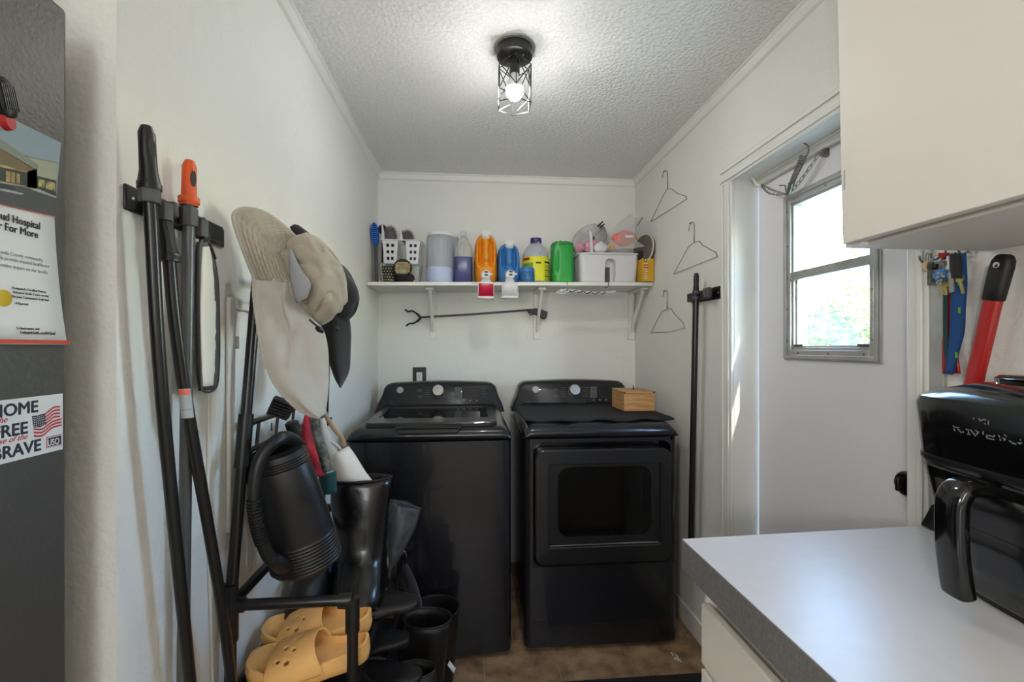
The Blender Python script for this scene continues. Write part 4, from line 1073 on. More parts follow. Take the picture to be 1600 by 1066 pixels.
for q in range(10): a = R(q * 36); b.sphere((x + hw * .72 * cos(a), Y_ + .042 * sin(a), z + hh * .985), .008, 8, 6, sz=.7)
build('lid_lobe', b, 'green_lid', lid)['kind'] = 'stuff'

# tote caddy (white tub with arched middle)
Y_ = 2.565; xa, xb = XX(905, 2.50), XX(997.5, 2.50); x = (xa + xb) / 2; hw = (xb - xa) / 2; z = SZ(x); hh = zat(396, 950, 2.50) - z
tc_ = thing('cleaning_caddy', 'wide white carry caddy with an arched notch and upright handle', 'caddy', (x, Y_, z))
m_ = MB()
m_.rings([rring(x, Y_, z + .001, hw * .90, .062, .02, 360), rring(x, Y_, z + .008, hw * .94, .068, .024, 360)] + [rring(x, Y_, z + hh * (.06 + .0297 * i), hw * (.945 + .0018 * i), .070 + .0003 * i, .026, 360) for i in range(31)], True, False)
xm_ = x + hw * .03
for v in m_.v:
    f = (v.z - z) / hh; u = abs(v.x - xm_)
    aw = .0265 if f < .62 else .0265 * max(0, 1 - ((f - .62) / .18) ** 2) ** .5 if f < .80 else 0
    if v.y < Y_ - .03 and u < aw + .003 and f < .80: v.y += .040 * min(1, max(0, (aw + .003 - u) / .003))
build('tub', m_, 'white_plastic', tc_, solid=.003, ang=40)
build('rim', MB().loft([(x, Y_, z + hh * .95, hw * 1.0, .083, 6.5), (x, Y_, z + hh * .95, hw * 1.045, .088, 6), (x, Y_, z + hh * .985, hw * 1.055, .089, 6), (x, Y_, z + hh * 1.0, hw * 1.04, .087, 6), (x, Y_, z + hh * .995, hw * .99, .082, 6.5)], 80, False, False), 'white_plastic', tc_)
build('gap_shade_plate', MB().box(xm_ - .024, xm_ + .008, Y_ - .0365, Y_ - .0360, z + .006, z + hh * .56), 'clip_grey', tc_, smooth=False, label='grey plate coloured as the shaded opening under the arch')  # thin plate; its grey stands in for shade in the arch recess
hq = atY(923, 362, 2.55)
b = MB().tube(spline([(hq.x + .015, 2.555, z + hh * .9), (hq.x + .006, 2.55, z + hh * 1.1), (hq.x + .001, 2.55, hq.z - .02), (hq.x, 2.55, hq.z - .004), (hq.x + .002, 2.55, hq.z + .002)], 4), [.010] * 14 + [.009, .007, .004], 12)
build('handle', b, 'white_plastic', tc_)
# white plastic cloth lump in the caddy
c = atY(938, 388, 2.565)
b = MB().sphere(c, .044, 24, 14, sy=.7, sz=.85)
for v in b.v: v += Vector(noise.noise_vector(v * 30)) * .008
tag(build('plastic_bag', b, 'white_plastic', None, ang=80), 'crumpled white plastic bag inside the carry caddy by its handle', 'bag')

# grey flat disc bag with black marks and the pink puff
c = atY(921, 375, 2.63)
ds = thing('disc_bag', 'silver grey round flat bag with small black marks, behind the caddy handle', 'bag', (c.x, 2.63, c.z - .1))
rows = []
ang_ = R(38)
for i in range(15):
    rr = i / 14; row = []
    for j in range(49):
        a = 2 * pi * j / 48; u = .118 * rr * cos(a); v = .082 * rr * sin(a)
        uu = u * cos(ang_) - v * sin(ang_); vv = u * sin(ang_) + v * cos(ang_)
        d = .024 * (1 - rr ** 3) + .006 * noise.noise(Vector((uu * 18, vv * 18, 1)))
        row.append((c.x + uu, 2.632 - d, c.z + vv))
    rows.append(row)
build('bag_face', MB().grid(rows), 'silver_cloth', ds, solid=.004)
b = MB()
for (px_, py_, dx, dz) in ((925, 367, .0, .0), (938, 350, .010, .014), (941, 353, .008, .012), (903, 380, .004, .006), (912, 383, .006, .001), (926, 375, .003, .018)):
    q = atY(px_, py_, 2.600); b.bar((q.x - dx - .005, 2.600, q.z - dz), (q.x + dx + .005, 2.600, q.z + dz), .010, .008)
build('black_mark', b, 'ink_black', ds, bevel=.001)['kind'] = 'stuff'
c = atY(906, 386, 2.55)
pf = thing('pink_puff', 'pink ruffled puff beside the green canister, behind the carry caddy rim', 'puff', tuple(c))
b = MB()
for q in range(3):
    for j in range(10):
        a = R(j * 36 + q * 14); r_ = .021 - q * .006; b.sphere((c.x + r_ * cos(a), 2.55 - q * .008, c.z + r_ * sin(a)), .0085, 8, 6, sy=.8)
build('ruffle', b, 'pink', pf)
tag(build('pink_cloth', MB().grid(ruled([atY(912, 392, 2.57), atY(915, 380, 2.57), atY(924, 375, 2.58)], [atY(922, 396, 2.57), atY(930, 388, 2.57), atY(934, 378, 2.58)], 8, 10, bulge=(0, -.012, 0), wob=.006, ws=40)), 'pink', None, solid=.003), 'folded pink cloth between the puff and the caddy handle', 'cloth')

# clear zip bag of coral pink stuff
A = [atY(947, 389, 2.52), atY(957, 367, 2.53), atY(967, 348, 2.54), atY(985, 334, 2.55)]
B = [atY(1008, 385, 2.46), atY(994, 374, 2.48), atY(993, 358, 2.50), atY(1004, 340, 2.50)]
zb = thing('zip_bag', 'clear plastic bag holding coral pink cloth, on top of the carry caddy', 'bag', tuple(atY(975, 388, 2.57)))
build('bag_front', MB().grid(ruled(A, B, 18, 22, bulge=(.0, -.030, -.01), wob=.008, ws=22)), 'bag_clear', zb)
build('bag_back', MB().grid(ruled(A, B, 12, 16, bulge=(0, .040, 0), wob=.006)), 'bag_clear', zb)
b = MB().sphere(atY(976, 373, 2.52), .070, 26, 16, sy=.42, sz=.62)
for v in b.v: v += Vector(noise.noise_vector(v * 22)) * .016
build('coral_cloth', b, 'coral', zb, ang=80, label='coral pink cloth inside the bag')
b = MB().sphere(atY(957, 386, 2.51), .020, 16, 10, sy=.6, sz=.6); build('yellow_cloth', b, 'det_orange', zb)
q = atY(984, 370, 2.475); build('white_tag', MB().box(q.x - .027, q.x + .020, 2.471, 2.473, q.z - .007, q.z + .008), 'paper', zb, smooth=False)
build('zip_slider', MB().bar(atY(996, 353, 2.495), atY(1004, 340, 2.498), .003), 'ink_black', zb)

# oval dark pan with cream rim at the wall
c = Vector((.955, 2.50, atY(1010, 391, 2.50).z))
pn = thing('oval_basin', 'olive oval basin with a cream rim leaning at the right end of the shelf', 'basin', (c.x, 2.50, c.z - .09))
M = frame(c, (.38, -.92, 0), (.12, .05, 1))
build('basin_shell', MB().loft([(0, 0, .002, .076, .082, 2.2), (0, 0, .0, .082, .090, 2.2)], 48, True, False, M=M).loft([(0, 0, .0, .082, .090, 2.2), (0, 0, -.030, .066, .076, 2.2)], 48, False, True, M=M), 'olive', pn)
build('basin_rim', MB().tube([M @ Vector((.082 * cos(2 * pi * q / 40), .090 * sin(2 * pi * q / 40), .002)) for q in range(40)], .0038, 8, closed=True), 'cream', pn)
b = MB().sphere(atY(1001, 398, 2.50), .028, 14, 10, sy=.5, sz=.9); tag(build('dark_cloth', b, 'black_cloth', None), 'dark rolled cloth in front of the oval basin', 'cloth')

# frosted drawer boxes seen behind the left end of the carry caddy
xa, xb = XX(896, 2.66), XX(925, 2.66); z = SZ(xa)
fb = thing('drawer_box', 'frosted white plastic box standing behind the left end of the carry caddy', 'box', ((xa + xb) / 2, 2.68, z))
b = MB().box(xa, xb, 2.655, 2.75, z + .001, zat(397, 900, 2.655)); build('box_shell', b, 'frosted', fb, bevel=.004)
for q in range(3): xx = xa + .006 + q * .011; build('ridge', MB().box(xx, xx + .004, 2.6515, 2.6549, z + .004, zat(400, 900, 2.655)), 'white_plastic', fb, bevel=.001)

# yellow box
Y0 = 2.445; xa, xb = XX(1003, Y0), XX(1027.5, Y0); xb = min(xb, XR - .006); z = SZ(xb); hh = zat(404, 1010, Y0) - z
yb_ = thing('yellow_box', 'mustard yellow carton with a white and red label at the right end of the shelf', 'box', ((xa + xb) / 2, Y0 + .04, z))
build('carton', MB().box(xa, xb, Y0, Y0 + .075, z + .001, z + hh), 'box_yellow', yb_, bevel=.0015)
b = MB().lathe([(.009, 0), (.0085, .0006), (.0001, .0006)], (0, 0, 0), 20).xf(frame((xa + .020, Y0, z + hh * .93), (1, 0, 0), (0, 0, 1))); build('emblem', b, 'ink_navy', yb_)
build('emblem_centre', MB().lathe([(.005, 0), (.0045, .0004), (.0001, .0004)], (0, 0, 0), 20).xf(frame((xa + .020, Y0 - .0007, z + hh * .93), (1, 0, 0), (0, 0, 1))), 'paper', yb_)
build('red_print', MB().box(xa + .012, xa + .036, Y0 - .0006, Y0, z + hh * .58, z + hh * .74), 'ink_redline', yb_, smooth=False)
b = MB()
for (f, w0, w1) in ((.76, .014, .034), (.64, .015, .034), (.52, .014, .030), (.42, .016, .034), (.33, .014, .028), (.22, .016, .030), (.12, .014, .032)): b.box(xa + w0, xa + w1, Y0 - .0011, Y0 - .0006, z + hh * f, z + hh * (f + .035))
build('lettering', b, 'paper', yb_, smooth=False)

# white rope toy with black hooks under the shelf edge
cord = thing('rope_lead', 'white braided rope with black twist hanging on two hooks under the shelf edge', 'rope', tuple(atY(915, 452, SY0 - .01)))
yk = SY0 - .008
pts = [atY(870, 457, yk), atY(880, 454, yk), atY(900, 455, yk), atY(918, 457, yk), atY(940, 458, yk), atY(962, 456, yk)]
b = MB(); sp = resample(spline(pts, 8), 90)
for ph in (0, pi):
    b.tube([p + Vector((0, sin(i * .45 + ph) * .004, cos(i * .45 + ph) * .0045)) for i, p in enumerate(sp)], .0042, 7)
build('rope', b, 'rope_white', cord)
build('rope_loop', MB().tube([Vector((atY(880, 457, yk).x + .022 * cos(a_ * pi / 12) - .008, yk - .006, atY(880, 456.5, yk).z + .0085 * sin(a_ * pi / 12))) for a_ in range(24)], .0028, 7, closed=True), 'rope_white', cord)
build('black_twist', MB().tube([p + Vector((0, -.006 + sin(i * .5) * .002, sin(i * .55) * .005 - .002)) for i, p in enumerate(sp[14:74])], .0026, 6), 'ink_black', cord, label='black cord twisted along the rope')
for (hx_, pl) in ((0, [(886, 441), (886.5, 447), (883, 449), (882.5, 455)]), (1, [(950.5, 441), (951, 447), (948, 449.5), (945, 450)])):
    build('hook', MB().tube([Vector((atY(pl[0][0], 441, yk).x, SY0 + .02, SZ(atY(pl[0][0], 441, yk).x) + .002))] + [atY(*q, yk - .002) + Vector((0, 0, .003 if i == 0 else 0)) for i, q in enumerate(pl)], .0016, 6), 'black_satin', cord)

# reacher grabber behind the brackets
YG = YB - .035
gr = thing('reacher_grabber', 'black reacher grabber with a two-pronged claw held behind the shelf brackets', 'grabber', tuple(atY(745, 490, YG)))
build('shaft', MB().tube([atY(655, 496, YG), atY(745, 490.5, YG), atY(830, 484, YG)], .0055, 10), 'black_satin', gr)
build('claw_finger', MB().tube(spline([atY(657, 496, YG), atY(652, 491, YG), atY(644, 486, YG), atY(638, 487, YG), atY(633, 484, YG)], 5), [.007] * 6 + [.005] * 15, 8), 'black_plastic', gr)
build('claw_finger', MB().tube(spline([atY(657, 497, YG), atY(652, 502, YG), atY(645, 505.5, YG), atY(639, 506, YG), atY(634.5, 509.5, YG)], 5), [.007] * 6 + [.005] * 15, 8), 'black_plastic', gr)
b = MB().prism([atY(822, 484, YG - .012), atY(838, 481.5, YG - .012), (atY(856, 487, YG - .012)), atY(854, 497, YG - .012), atY(850, 499.5, YG - .012), atY(840, 493, YG - .012), atY(826, 488, YG - .012)], (0, .022, 0))
build('grip', b, 'black_plastic', gr, bevel=.004)
build('trigger', MB().tube(spline([atY(826, 488, YG), atY(828, 492, YG), atY(833, 492, YG)], 4), .0028, 7), 'black_plastic', gr)

# ------------------------------------------------------------------ right wall: wire hangers, pole, holder
def Wp(cx, cy): return (980 + cx * .3003, 240 + cy * .3003)
def hanger(label, hook, body):
    X = XR - .006; t = thing('wire_hanger', label, 'hanger', tuple(atX(*Wp(*hook[0]), X)), group='wire hangers on the right wall')
    b = MB().tube(spline([atX(*Wp(*q), X) for q in hook], 5), .0016, 7)
    build('hook', b, 'wire_steel', t)
    bl_ = [atX(*Wp(*q), X) for q in body]
    dens = []
    for a_, c_ in zip(bl_, bl_[1:] + bl_[:1]): dens += [a_, a_.lerp(c_, .12), a_.lerp(c_, .5), a_.lerp(c_, .88)]
    build('frame', MB().tube(spline(dens, 3, True), .0014, 7, closed=True), 'wire_steel', t)
    h = hook[-1]; p = [atX(*Wp(h[0], h[1] - 30 + q * 2.4), X) + Vector((0, .0026 * sin(q * 1.6), 0)) - Vector((.0026 * cos(q * 1.6), 0, 0)) * .5 for q in range(14)]
    build('twist', MB().tube(p, .0016, 6), 'wire_steel', t)
    nl = atX(*Wp(hook[2][0], hook[2][1] + 6), XR)
    build('nail', MB().cyl(nl, nl - Vector((.014, 0, 0)), .0015, n=8), 'zinc', t)
hanger('wire hanger highest on the right wall, its hook nearest the ceiling', [(183, 125), (188, 100), (200, 88), (210, 102), (210, 182)], [(210, 183), (232, 185), (262, 209), (305, 222), (308, 237), (122, 355), (190, 212)])
hanger('middle wire hanger on the right wall, set closest to the doorway', [(321, 405), (325, 378), (337, 357), (348, 374), (348, 460)], [(348, 462), (375, 455), (392, 477), (462, 515), (468, 537), (242, 627), (318, 485)])
hanger('lowest wire hanger on the right wall, beside the shelf bracket', [(187, 745), (190, 722), (200, 710), (208, 726), (207, 805)], [(207, 808), (228, 808), (242, 832), (290, 880), (300, 908), (215, 928), (122, 933), (180, 822)])

def clip(parent, p, out, along, w=.026, m='clip_grey'):
    # C-shaped rubber clip gripping a handle at p; `out` points from the wall to the handle
    p = Vector(p); out = Vector(out).normalized(); al = Vector(along).normalized(); up = out.cross(al)
    b = MB(); n = 6; r0, r1 = .0110, .0158; rs = []
    for zz in (-w / 2, w / 2):
        q = []
        for i in range(n + 1): a = R(-40 + 260 * i / n + 160 - 90); q.append(p + (out * -cos(a + pi / 2) * 0 + out * cos(R(215) + R(290) * i / n) + al * sin(R(215) + R(290) * i / n)) * r1 + up * zz)
        for i in range(n, -1, -1): q.append(p + (out * cos(R(215) + R(290) * i / n) + al * sin(R(215) + R(290) * i / n)) * r0 + up * zz)
        rs.append(q)
    b.rings(rs)
    return build('spring_clip', b, m, parent, bevel=.0012)

def handle_cap(parent, top, down, m, L, r, side, label=None):
    # plastic hanging cap: sleeve with a flattened end and an eyelet
    top = Vector(top); d = Vector(down).normalized(); s = Vector(side).normalized(); n_ = d.cross(s)
    rs = []
    secs = [(0, .45, .55), (.012, .80, .72), (.045, .85, .66), (.07, .80, .85), (.085, .98, .98), (L - .012, 1.02, 1.02), (L - .010, 1.12, 1.12), (L, 1.12, 1.12)]
    for (t, a_, b_) in secs:
        q = top + d * t
        rs.append([q + s * r * a_ * math.copysign(abs(cos(2 * pi * k_ / 20)) ** .8, cos(2 * pi * k_ / 20)) + n_ * r * b_ * math.copysign(abs(sin(2 * pi * k_ / 20)) ** .8, sin(2 * pi * k_ / 20)) for k_ in range(20)])
    c_ = build('end_cap', MB().rings(rs), m, parent, label=label, ang=50)
    h = top + d * .034 
    pts = [h + s * r * .40 * cos(2 * pi * k_ / 20) + d * .016 * sin(2 * pi * k_ / 20) for k_ in range(20)]
    e = MB().rings([[p_ - n_ * r * .70 for p_ in pts], [p_ + n_ * r * .70 for p_ in pts]])
    build('eyelet', e, 'ink_black', c_, label='dark hanging slot')
    return c_

pr = thing('broom_pole', 'long black pole hanging in the clip holder on the right wall', 'pole', tuple(atX(1081, 900, XR - .03)))
XP = XR - .050
ptop = atX(1088, 427, XP); pbot = atX(1080, 838, XP); dd = (pbot - ptop).normalized(); pend = atX(1079, 884, XP)
build('shaft', MB().tube([ptop + dd * .09, pend], .0128, 16), 'black_satin', pr)
handle_cap(pr, ptop, dd, 'black_plastic', .10, .0140, (0, 1, 0))
build('pole_foot', MB().cyl(pend - dd * .03, pend + dd * .004, .0142, n=16), 'black_plastic', pr)
hr = thing('clip_holder', 'short black tool holder bar with rubber clips on the right wall', 'tool holder', tuple(atX(1105, 458, XR)))
a_ = atX(1126.5, 457, XR - .004); c_ = atX(1083, 457, XR - .004); zc = a_.z + .002
hb = MB().box(XR - .006, XR - .0005, a_.y, c_.y + .01, zc - .026, zc + .026).box(XR - .028, XR - .006, a_.y + .055, c_.y + .012, zc - .019, zc + .019)
build('backing_bar', hb, 'black_plastic', hr, bevel=.003)
screw((XR - .006, a_.y + .018, zc), (-1, 0, 0), .005, hr)
py_ = (ptop + dd * .09).y
clip(hr, (XP, (ptop + dd * ((ptop.z - zc) / -dd.z)).y, zc), (-1, 0, 0), (0, 1, 0), .036)
cc = atX(1105, 455, XR - .04)
for s_ in (-1, 1): build('swing_hook', MB().box(XR - .052, XR - .028, cc.y + s_ * .013 - .008, cc.y + s_ * .013 + .008, zc - .020, zc + .022), 'clip_grey', hr, bevel=.006)
# ------------------------------------------------------------------ fridge with papers
XFR, YFR = -.576, .70; ZFR = 1.789
fg = thing('refrigerator', 'grey side of a tall refrigerator at the left edge of the picture', 'refrigerator', (-.95, .35, 0))
build('cabinet', MB().box(-1.42, XFR, .02, YFR, .04, ZFR), 'fridge', fg, bevel=.006)
build('plinth', MB().box(-1.40, XFR - .02, .05, YFR - .02, .002, .039), 'fridge_dark', fg)
for z0, z1 in ((.06, .70), (.71, ZFR - .002)): build('fridge_door', MB().box(-1.42, XFR + .0, -.045, .012, z0, z1), 'fridge', fg, bevel=.008)
pl_ = thing('potted_plant', 'green leafy plant on top of the refrigerator, just peeping over its edge', 'plant', (-.64, .63, ZFR))
build('pot', MB().lathe([(.035, .001), (.045, .07), (.047, .07), (.04, .065), (.001, .06)], (-.66, .62, ZFR), 20), 'olive', pl_)
for q in range(9):
    a = q * .9; L_ = .07; c = Vector((-.66, .62, ZFR + .07)); rows = []
    for i in range(7):
        t_ = i / 6; w_ = .016 * sin(pi * min(1, t_ + .08)); p = c + Vector((cos(a) * L_ * t_, sin(a) * L_ * t_ * .8, .05 * t_ - .085 * t_ * t_ + .02)); s_ = Vector((-sin(a), cos(a), 0))
        rows.append([p - s_ * w_, p + Vector((0, 0, -.003)), p + s_ * w_])
    build('leaf', MB().grid(rows), 'plant_green', pl_, solid=.0008)

def FP(px, py, off=0): return atX(px, py, XFR + .0015 + off)
def fposter(pts, m, off, name, parent, ext=.0003):
    P = [Vector((XFR + .0012 + off, y, z)) for y, z in pts]
    return build(name, MB().prism(P, (ext, 0, 0)), m, parent, smooth=False)
PY0, PY1, PZ0, PZ1, PZM = .475, .687, 1.313, 1.595, 1.494
po = thing('hospital_poster', 'hospital poster with a photo of a lit building entrance on the fridge side', 'poster', (XFR, .58, PZ0))
# the sheet curls off the fridge at its lower corner
edge_y = lambda t: FP(92, 222).y + (FP(85, 335).y - FP(92, 222).y) * min(1, t / .36) + (FP(98, 538).y - FP(85, 335).y) * max(0, (t - .36) / .64) ** 1.2
rows = []
for i in range(12):
    z = PZ1 + (PZ0 - PZ1) * i / 11; ye = edge_y(i / 11); rows.append([(XFR + .0012 + max(0, (i - 5) / 6) ** 2 * .006 * (j / 7), PY0 + (ye - PY0) * j / 7, z) for j in range(8)])
build('sheet', MB().grid(rows), 'paper', po, solid=.0004, solid_off=0)
Wd = PY1 - PY0
def pp(px, py): v = FP(px, py); return (v.y, v.z)
fposter([(PY0, PZM), (FP(85, 335).y, PZM), (PY1, PZ1), (PY0, PZ1)], 'photo_sky', .0006, 'printed_photo', po)
ph = po.children[-1]
def cp_(x, y): return pp(x * 110 / 651, 170 + y * 180 / 1066)
P0 = lambda pts, m, o_, n_: fposter([cp_(*q) if q[0] is not None else (PY0, cp_(0, q[1])[1] + q[2] if len(q) > 2 else cp_(0, q[1])[1]) for q in pts], m, o_, n_, ph)
P0([(230, 430), (522, 500), (510, 830), (230, 720)], 'photo_wall', .0010, 'picture_wing')
P0([(None, 560), (0, 560), (335, 560), (335, 740), (0, 690), (None, 690)], 'photo_wall', .0010, 'picture_front')
P0([(None, 360), (0, 372), (320, 560), (240, 580), (0, 530), (None, 520)], 'photo_soffit', .0014, 'picture_soffit')
P0([(None, 500), (0, 518), (240, 580), (240, 600), (0, 545), (None, 540)], 'photo_warm', .0017, 'picture_lintel')
P0([(None, 535), (0, 540), (240, 592), (238, 715), (0, 668), (None, 655)], 'photo_dark', .0018, 'picture_glazing')
P0([(40, 575), (80, 583), (80, 680), (40, 670)], 'photo_warm', .0021, 'picture_window'); P0([(88, 585), (122, 592), (120, 690), (88, 682)], 'photo_warm', .0021, 'picture_window'); P0([(135, 598), (168, 605), (168, 697), (135, 690)], 'photo_warm', .0021, 'picture_window')
P0([(None, 150), (0, 285), (340, 520), (330, 560), (310, 558), (0, 375), (None, 250)], 'photo_roof', .0022, 'picture_roof')
P0([(228, 430), (525, 495), (522, 508), (228, 442)], 'photo_roof', .0015, 'picture_roof')
P0([(335, 620), (512, 665), (508, 810), (335, 735)], 'photo_dark', .0014, 'picture_window'); P0([(345, 650), (402, 662), (400, 730), (345, 718)], 'photo_window', .0017, 'picture_window'); P0([(412, 664), (500, 690), (498, 770), (410, 735)], 'photo_window', .0017, 'picture_window')
P0([(None, 690), (0, 690), (180, 715), (290, 745), (508, 825), (503, 995), (0, 885), (None, 860)], 'photo_road', .0016, 'picture_road')
P0([(None, 735), (0, 735), (130, 765), (210, 785), (180, 795), (0, 760), (None, 750)], 'photo_kerb', .0019, 'picture_kerb')
P0([(None, 680), (0, 690), (110, 715), (130, 750), (0, 740), (None, 740)], 'photo_dark', .0020, 'picture_hedge')
P0([(290, 740), (508, 818), (508, 828), (270, 745)], 'photo_kerb', .0020, 'picture_kerb')
P0([(None, 870), (0, 883), (505, 996), (505, 1002), (0, 890), (None, 876)], 'ink_redline', .0024, 'red_line')
MT = lambda y, z, off=.0012: frame((XFR + .0012 + off, y, z), (0, 1, 0), (0, 0, 1))
def ptext(body, x_r, y_b, size, m, parent, plane_px=True, sx=.86, bold=0, shear=0, off=.0012, heavy=0):
    v = FP(x_r, y_b); return text('lettering', body, m, size, MT(v.y, v.z, off), parent, ext=.0002, align='RIGHT', sx=sx, shear=shear, heavy=heavy)
ptext('Cloud Hospital', 62, 359, .0132, 'ink_black', po, heavy=.0004, sx=.84)
ptext('or For More', 58.5, 372.5, .0132, 'ink_black', po, heavy=.0004, sx=.84)
ptext('Osceola County community', 66, 409, .0064, 'ink_grey', po)
ptext('We provide trusted healthcare', 76, 419, .0064, 'ink_grey', po)
ptext('a positive impact on the health', 73, 428.5, .0064, 'ink_grey', po)
for i, (s_, px_) in enumerate((('Designated a Certified Primary', 68), ('Advanced Stroke Center serving', 72), ('The Joint Commission\'s Gold Seal', 72), ('of Approval', 40))): ptext(s_, px_, 458 + i * 6.4, .0042, 'ink_black', po, off=.0035)
ptext('To learn more, visit', 57, 516, .0045, 'ink_black', po, off=.0042)
ptext('OrlandoHealth.com/StCloud', 79, 523, .0048, 'ink_black', po, heavy=.0001, off=.0062)
v = FP(3, 466); build('gold_seal', MB().lathe([(.0001, 0), (.0105, 0), (.0105, .0007), (.0085, .0010), (.0001, .001)], (0, 0, 0), 24).xf(frame((XFR + .0028, v.y, v.z), (0, 1, 0), (0, 0, 1))), 'gold', po)
fposter([(PY0, PZ0 + .001), (PY1 + .007, PZ0 + .001), (PY1 + .0068, PZ0 + .006), (PY0, PZ0 + .006)], 'ink_redline', .0066, 'red_line', po)

st = thing('bumper_magnet', 'white magnet reading HOME of the FREE because of the BRAVE with a flag', 'magnet', (XFR, .56, 1.168))
SY_0, SY_1, SZ_0, SZ_1 = .43, .6895, 1.1665, 1.2445
fposter([(SY_0, SZ_0), (SY_1, SZ_0), (SY_1, SZ_1), (SY_0, SZ_1)], 'paper', 0, 'sheet', st, .001)
def sp_(x, y): v = FP(x * .15, 580 + y * .15); return (v.y, v.z)
def stext(body, x, y, size, m, **k_): v = FP(x * .15, 580 + y * .15); return text('lettering', body, m, size, MT(v.y, v.z, .0012), st, ext=.0002, align='RIGHT', **k_)
stext('HOME', 388, 422, .0215, 'ink_navy', heavy=.0011)
stext('of the', 62, 533, .0105, 'ink_red', shear=.5)
stext('FREE', 280, 645, .0215, 'ink_navy', heavy=.0011)
stext('because of the', 272, 706, .0100, 'ink_red', shear=.5)
stext('BRAVE', 418, 822, .0215, 'ink_navy', heavy=.0011)
def wave(x): return 0
fl_ = fposter([sp_(318, 470), sp_(385, 462), sp_(452, 445), sp_(520, 380), sp_(580, 358), sp_(612, 362), sp_(632, 568), sp_(590, 562), sp_(520, 600), (sp_(430, 672)), sp_(350, 680)], 'paper', .0012, 'flag', st)
def band(p0, p1, p2, p3, w_, m, off):
    c0 = [Vector((0, *sp_(*q))) for q in (p0, p1, p2, p3)]; c = spline(c0, 6); b_ = MB()
    up_ = [q + Vector((XFR + .0012 + off, 0, w_ / 2)) for q in c]; dn = [q + Vector((XFR + .0012 + off, 0, -w_ / 2)) for q in c]
    b_.rings([[q for q in up_] + [q for q in reversed(dn)], [q + Vector((.0002, 0, 0)) for q in up_] + [q + Vector((.0002, 0, 0)) for q in reversed(dn)]])
    return b_
b = MB()
for i in range(4): q_ = band((452, 455 + i * 34), (500, 415 + i * 34), (550, 378 + i * 34), (614, 370 + i * 34), .0022, '', .0017); b.add(q_.v, q_.f)
for i in range(3): q_ = band((340, 603 + i * 36), (430, 603 + i * 34), (530, 530 + i * 30), (630, 500 + i * 31), .0022, '', .0017); b.add(q_.v, q_.f)
build('stripe', b, 'ink_red', fl_, smooth=False)
b = MB().prism([Vector((XFR + .0032, *sp_(*q))) for q in ((318, 468), (380, 462), (452, 440), (462, 560), (400, 585), (338, 588))], (.0002, 0, 0))
ca_ = build('canton', b, 'ink_navy', fl_, smooth=False)
b = MB()
for i in range(6):
    for j in range(6):
        v = sp_(335 + i * 20 + j * 2, 484 + j * 18 - i * 4 + (6 if i % 2 else 0)); b.box(XFR + .0034, XFR + .0037, v[0] - .0005, v[0] + .0005, v[1] - .0005, v[1] + .0005)
build('stars', b, 'paper', fl_, smooth=False)['kind'] = 'stuff'
us = fposter([sp_(476, 690), sp_(632, 655), sp_(632, 770), sp_(476, 805)], 'ink_red', .0012, 'logo_panel', st)
fposter([sp_(482, 696), sp_(626, 663), sp_(626, 765), sp_(482, 798)], 'paper', .0015, 'logo_border', us)
fposter([sp_(486, 702), sp_(622, 670), sp_(622, 760), sp_(486, 792)], 'ink_navy', .0018, 'logo_field', us)
v = sp_(603, 756); text('lettering', 'USO', 'paper', .0125, MT(v[0], v[1], .0022), us, ext=.0002, align='RIGHT', sx=.72, heavy=.0003)
# black and red magnet tool above the poster
mt = thing('magnetic_opener', 'black ribbed oval grip with red end on the fridge side above the poster', 'opener', tuple(FP(3, 160)))
a_, c_ = FP(9, 122), FP(-1, 182)
b = MB().loft([(0, 0, -.001, .011, .023, 2.6), (0, 0, .010, .011, .023, 2.6), (0, 0, .013, .007, .018, 2.6)], 32, M=frame(FP(-2, 152) + Vector((.0, 0, 0)), (0, 1, .25), (0, -.25, 1)))
build('grip', b, 'black_plastic', mt)
M = frame(FP(-2, 152), (0, 1, .25), (0, -.25, 1)); b = MB()
for q in range(-3, 4): b.bar(M @ Vector((q * .0026, -.014, .0132)), M @ Vector((q * .0026, .014, .0132)), .0012)
build('rib', b, 'black_satin', mt)['kind'] = 'stuff'
build('red_end', MB().loft([(0, -.026, 0, .008, .012, 2.4), (0, -.026, .008, .006, .010, 2.4)], 20, M=M), 'red_plastic', mt)

# ------------------------------------------------------------------ tool holder on the left wall with its poles
ZH = 1.553
hl = thing('clip_holder', 'long black tool holder bar with rubber clips on the left wall near the fridge', 'tool holder', (XL, .79, ZH))
b = MB().box(XL + .0005, XL + .006, .782, 1.075, ZH - .021, ZH + .021).box(XL + .006, XL + .022, .822, .905, ZH - .017, ZH + .017).box(XL + .006, XL + .022, .925, 1.04, ZH - .017, ZH + .017)
build('backing_bar', b, 'black_plastic', hl, bevel=.003)
screw((XL + .006, .797, ZH), (1, 0, 0), .0035, hl)
def pole(name, label, cat, p_top, p_bot, r, m, capm, capL=.09, via=None):
    a = Vector(p_top); b_ = Vector(p_bot); d = ((via[0] if via else b_) - a).normalized()
    t = thing(name, label, cat, tuple(b_)); n = 14
    build('shaft', MB().tube(spline([a + d * (capL - .01)] + list(via or []) + [b_], 6), r, 18), m, t)
    c_ = handle_cap(t, a, d, capm, capL, r * 1.42, Vector((.35, 1, 0)))
    return t, d
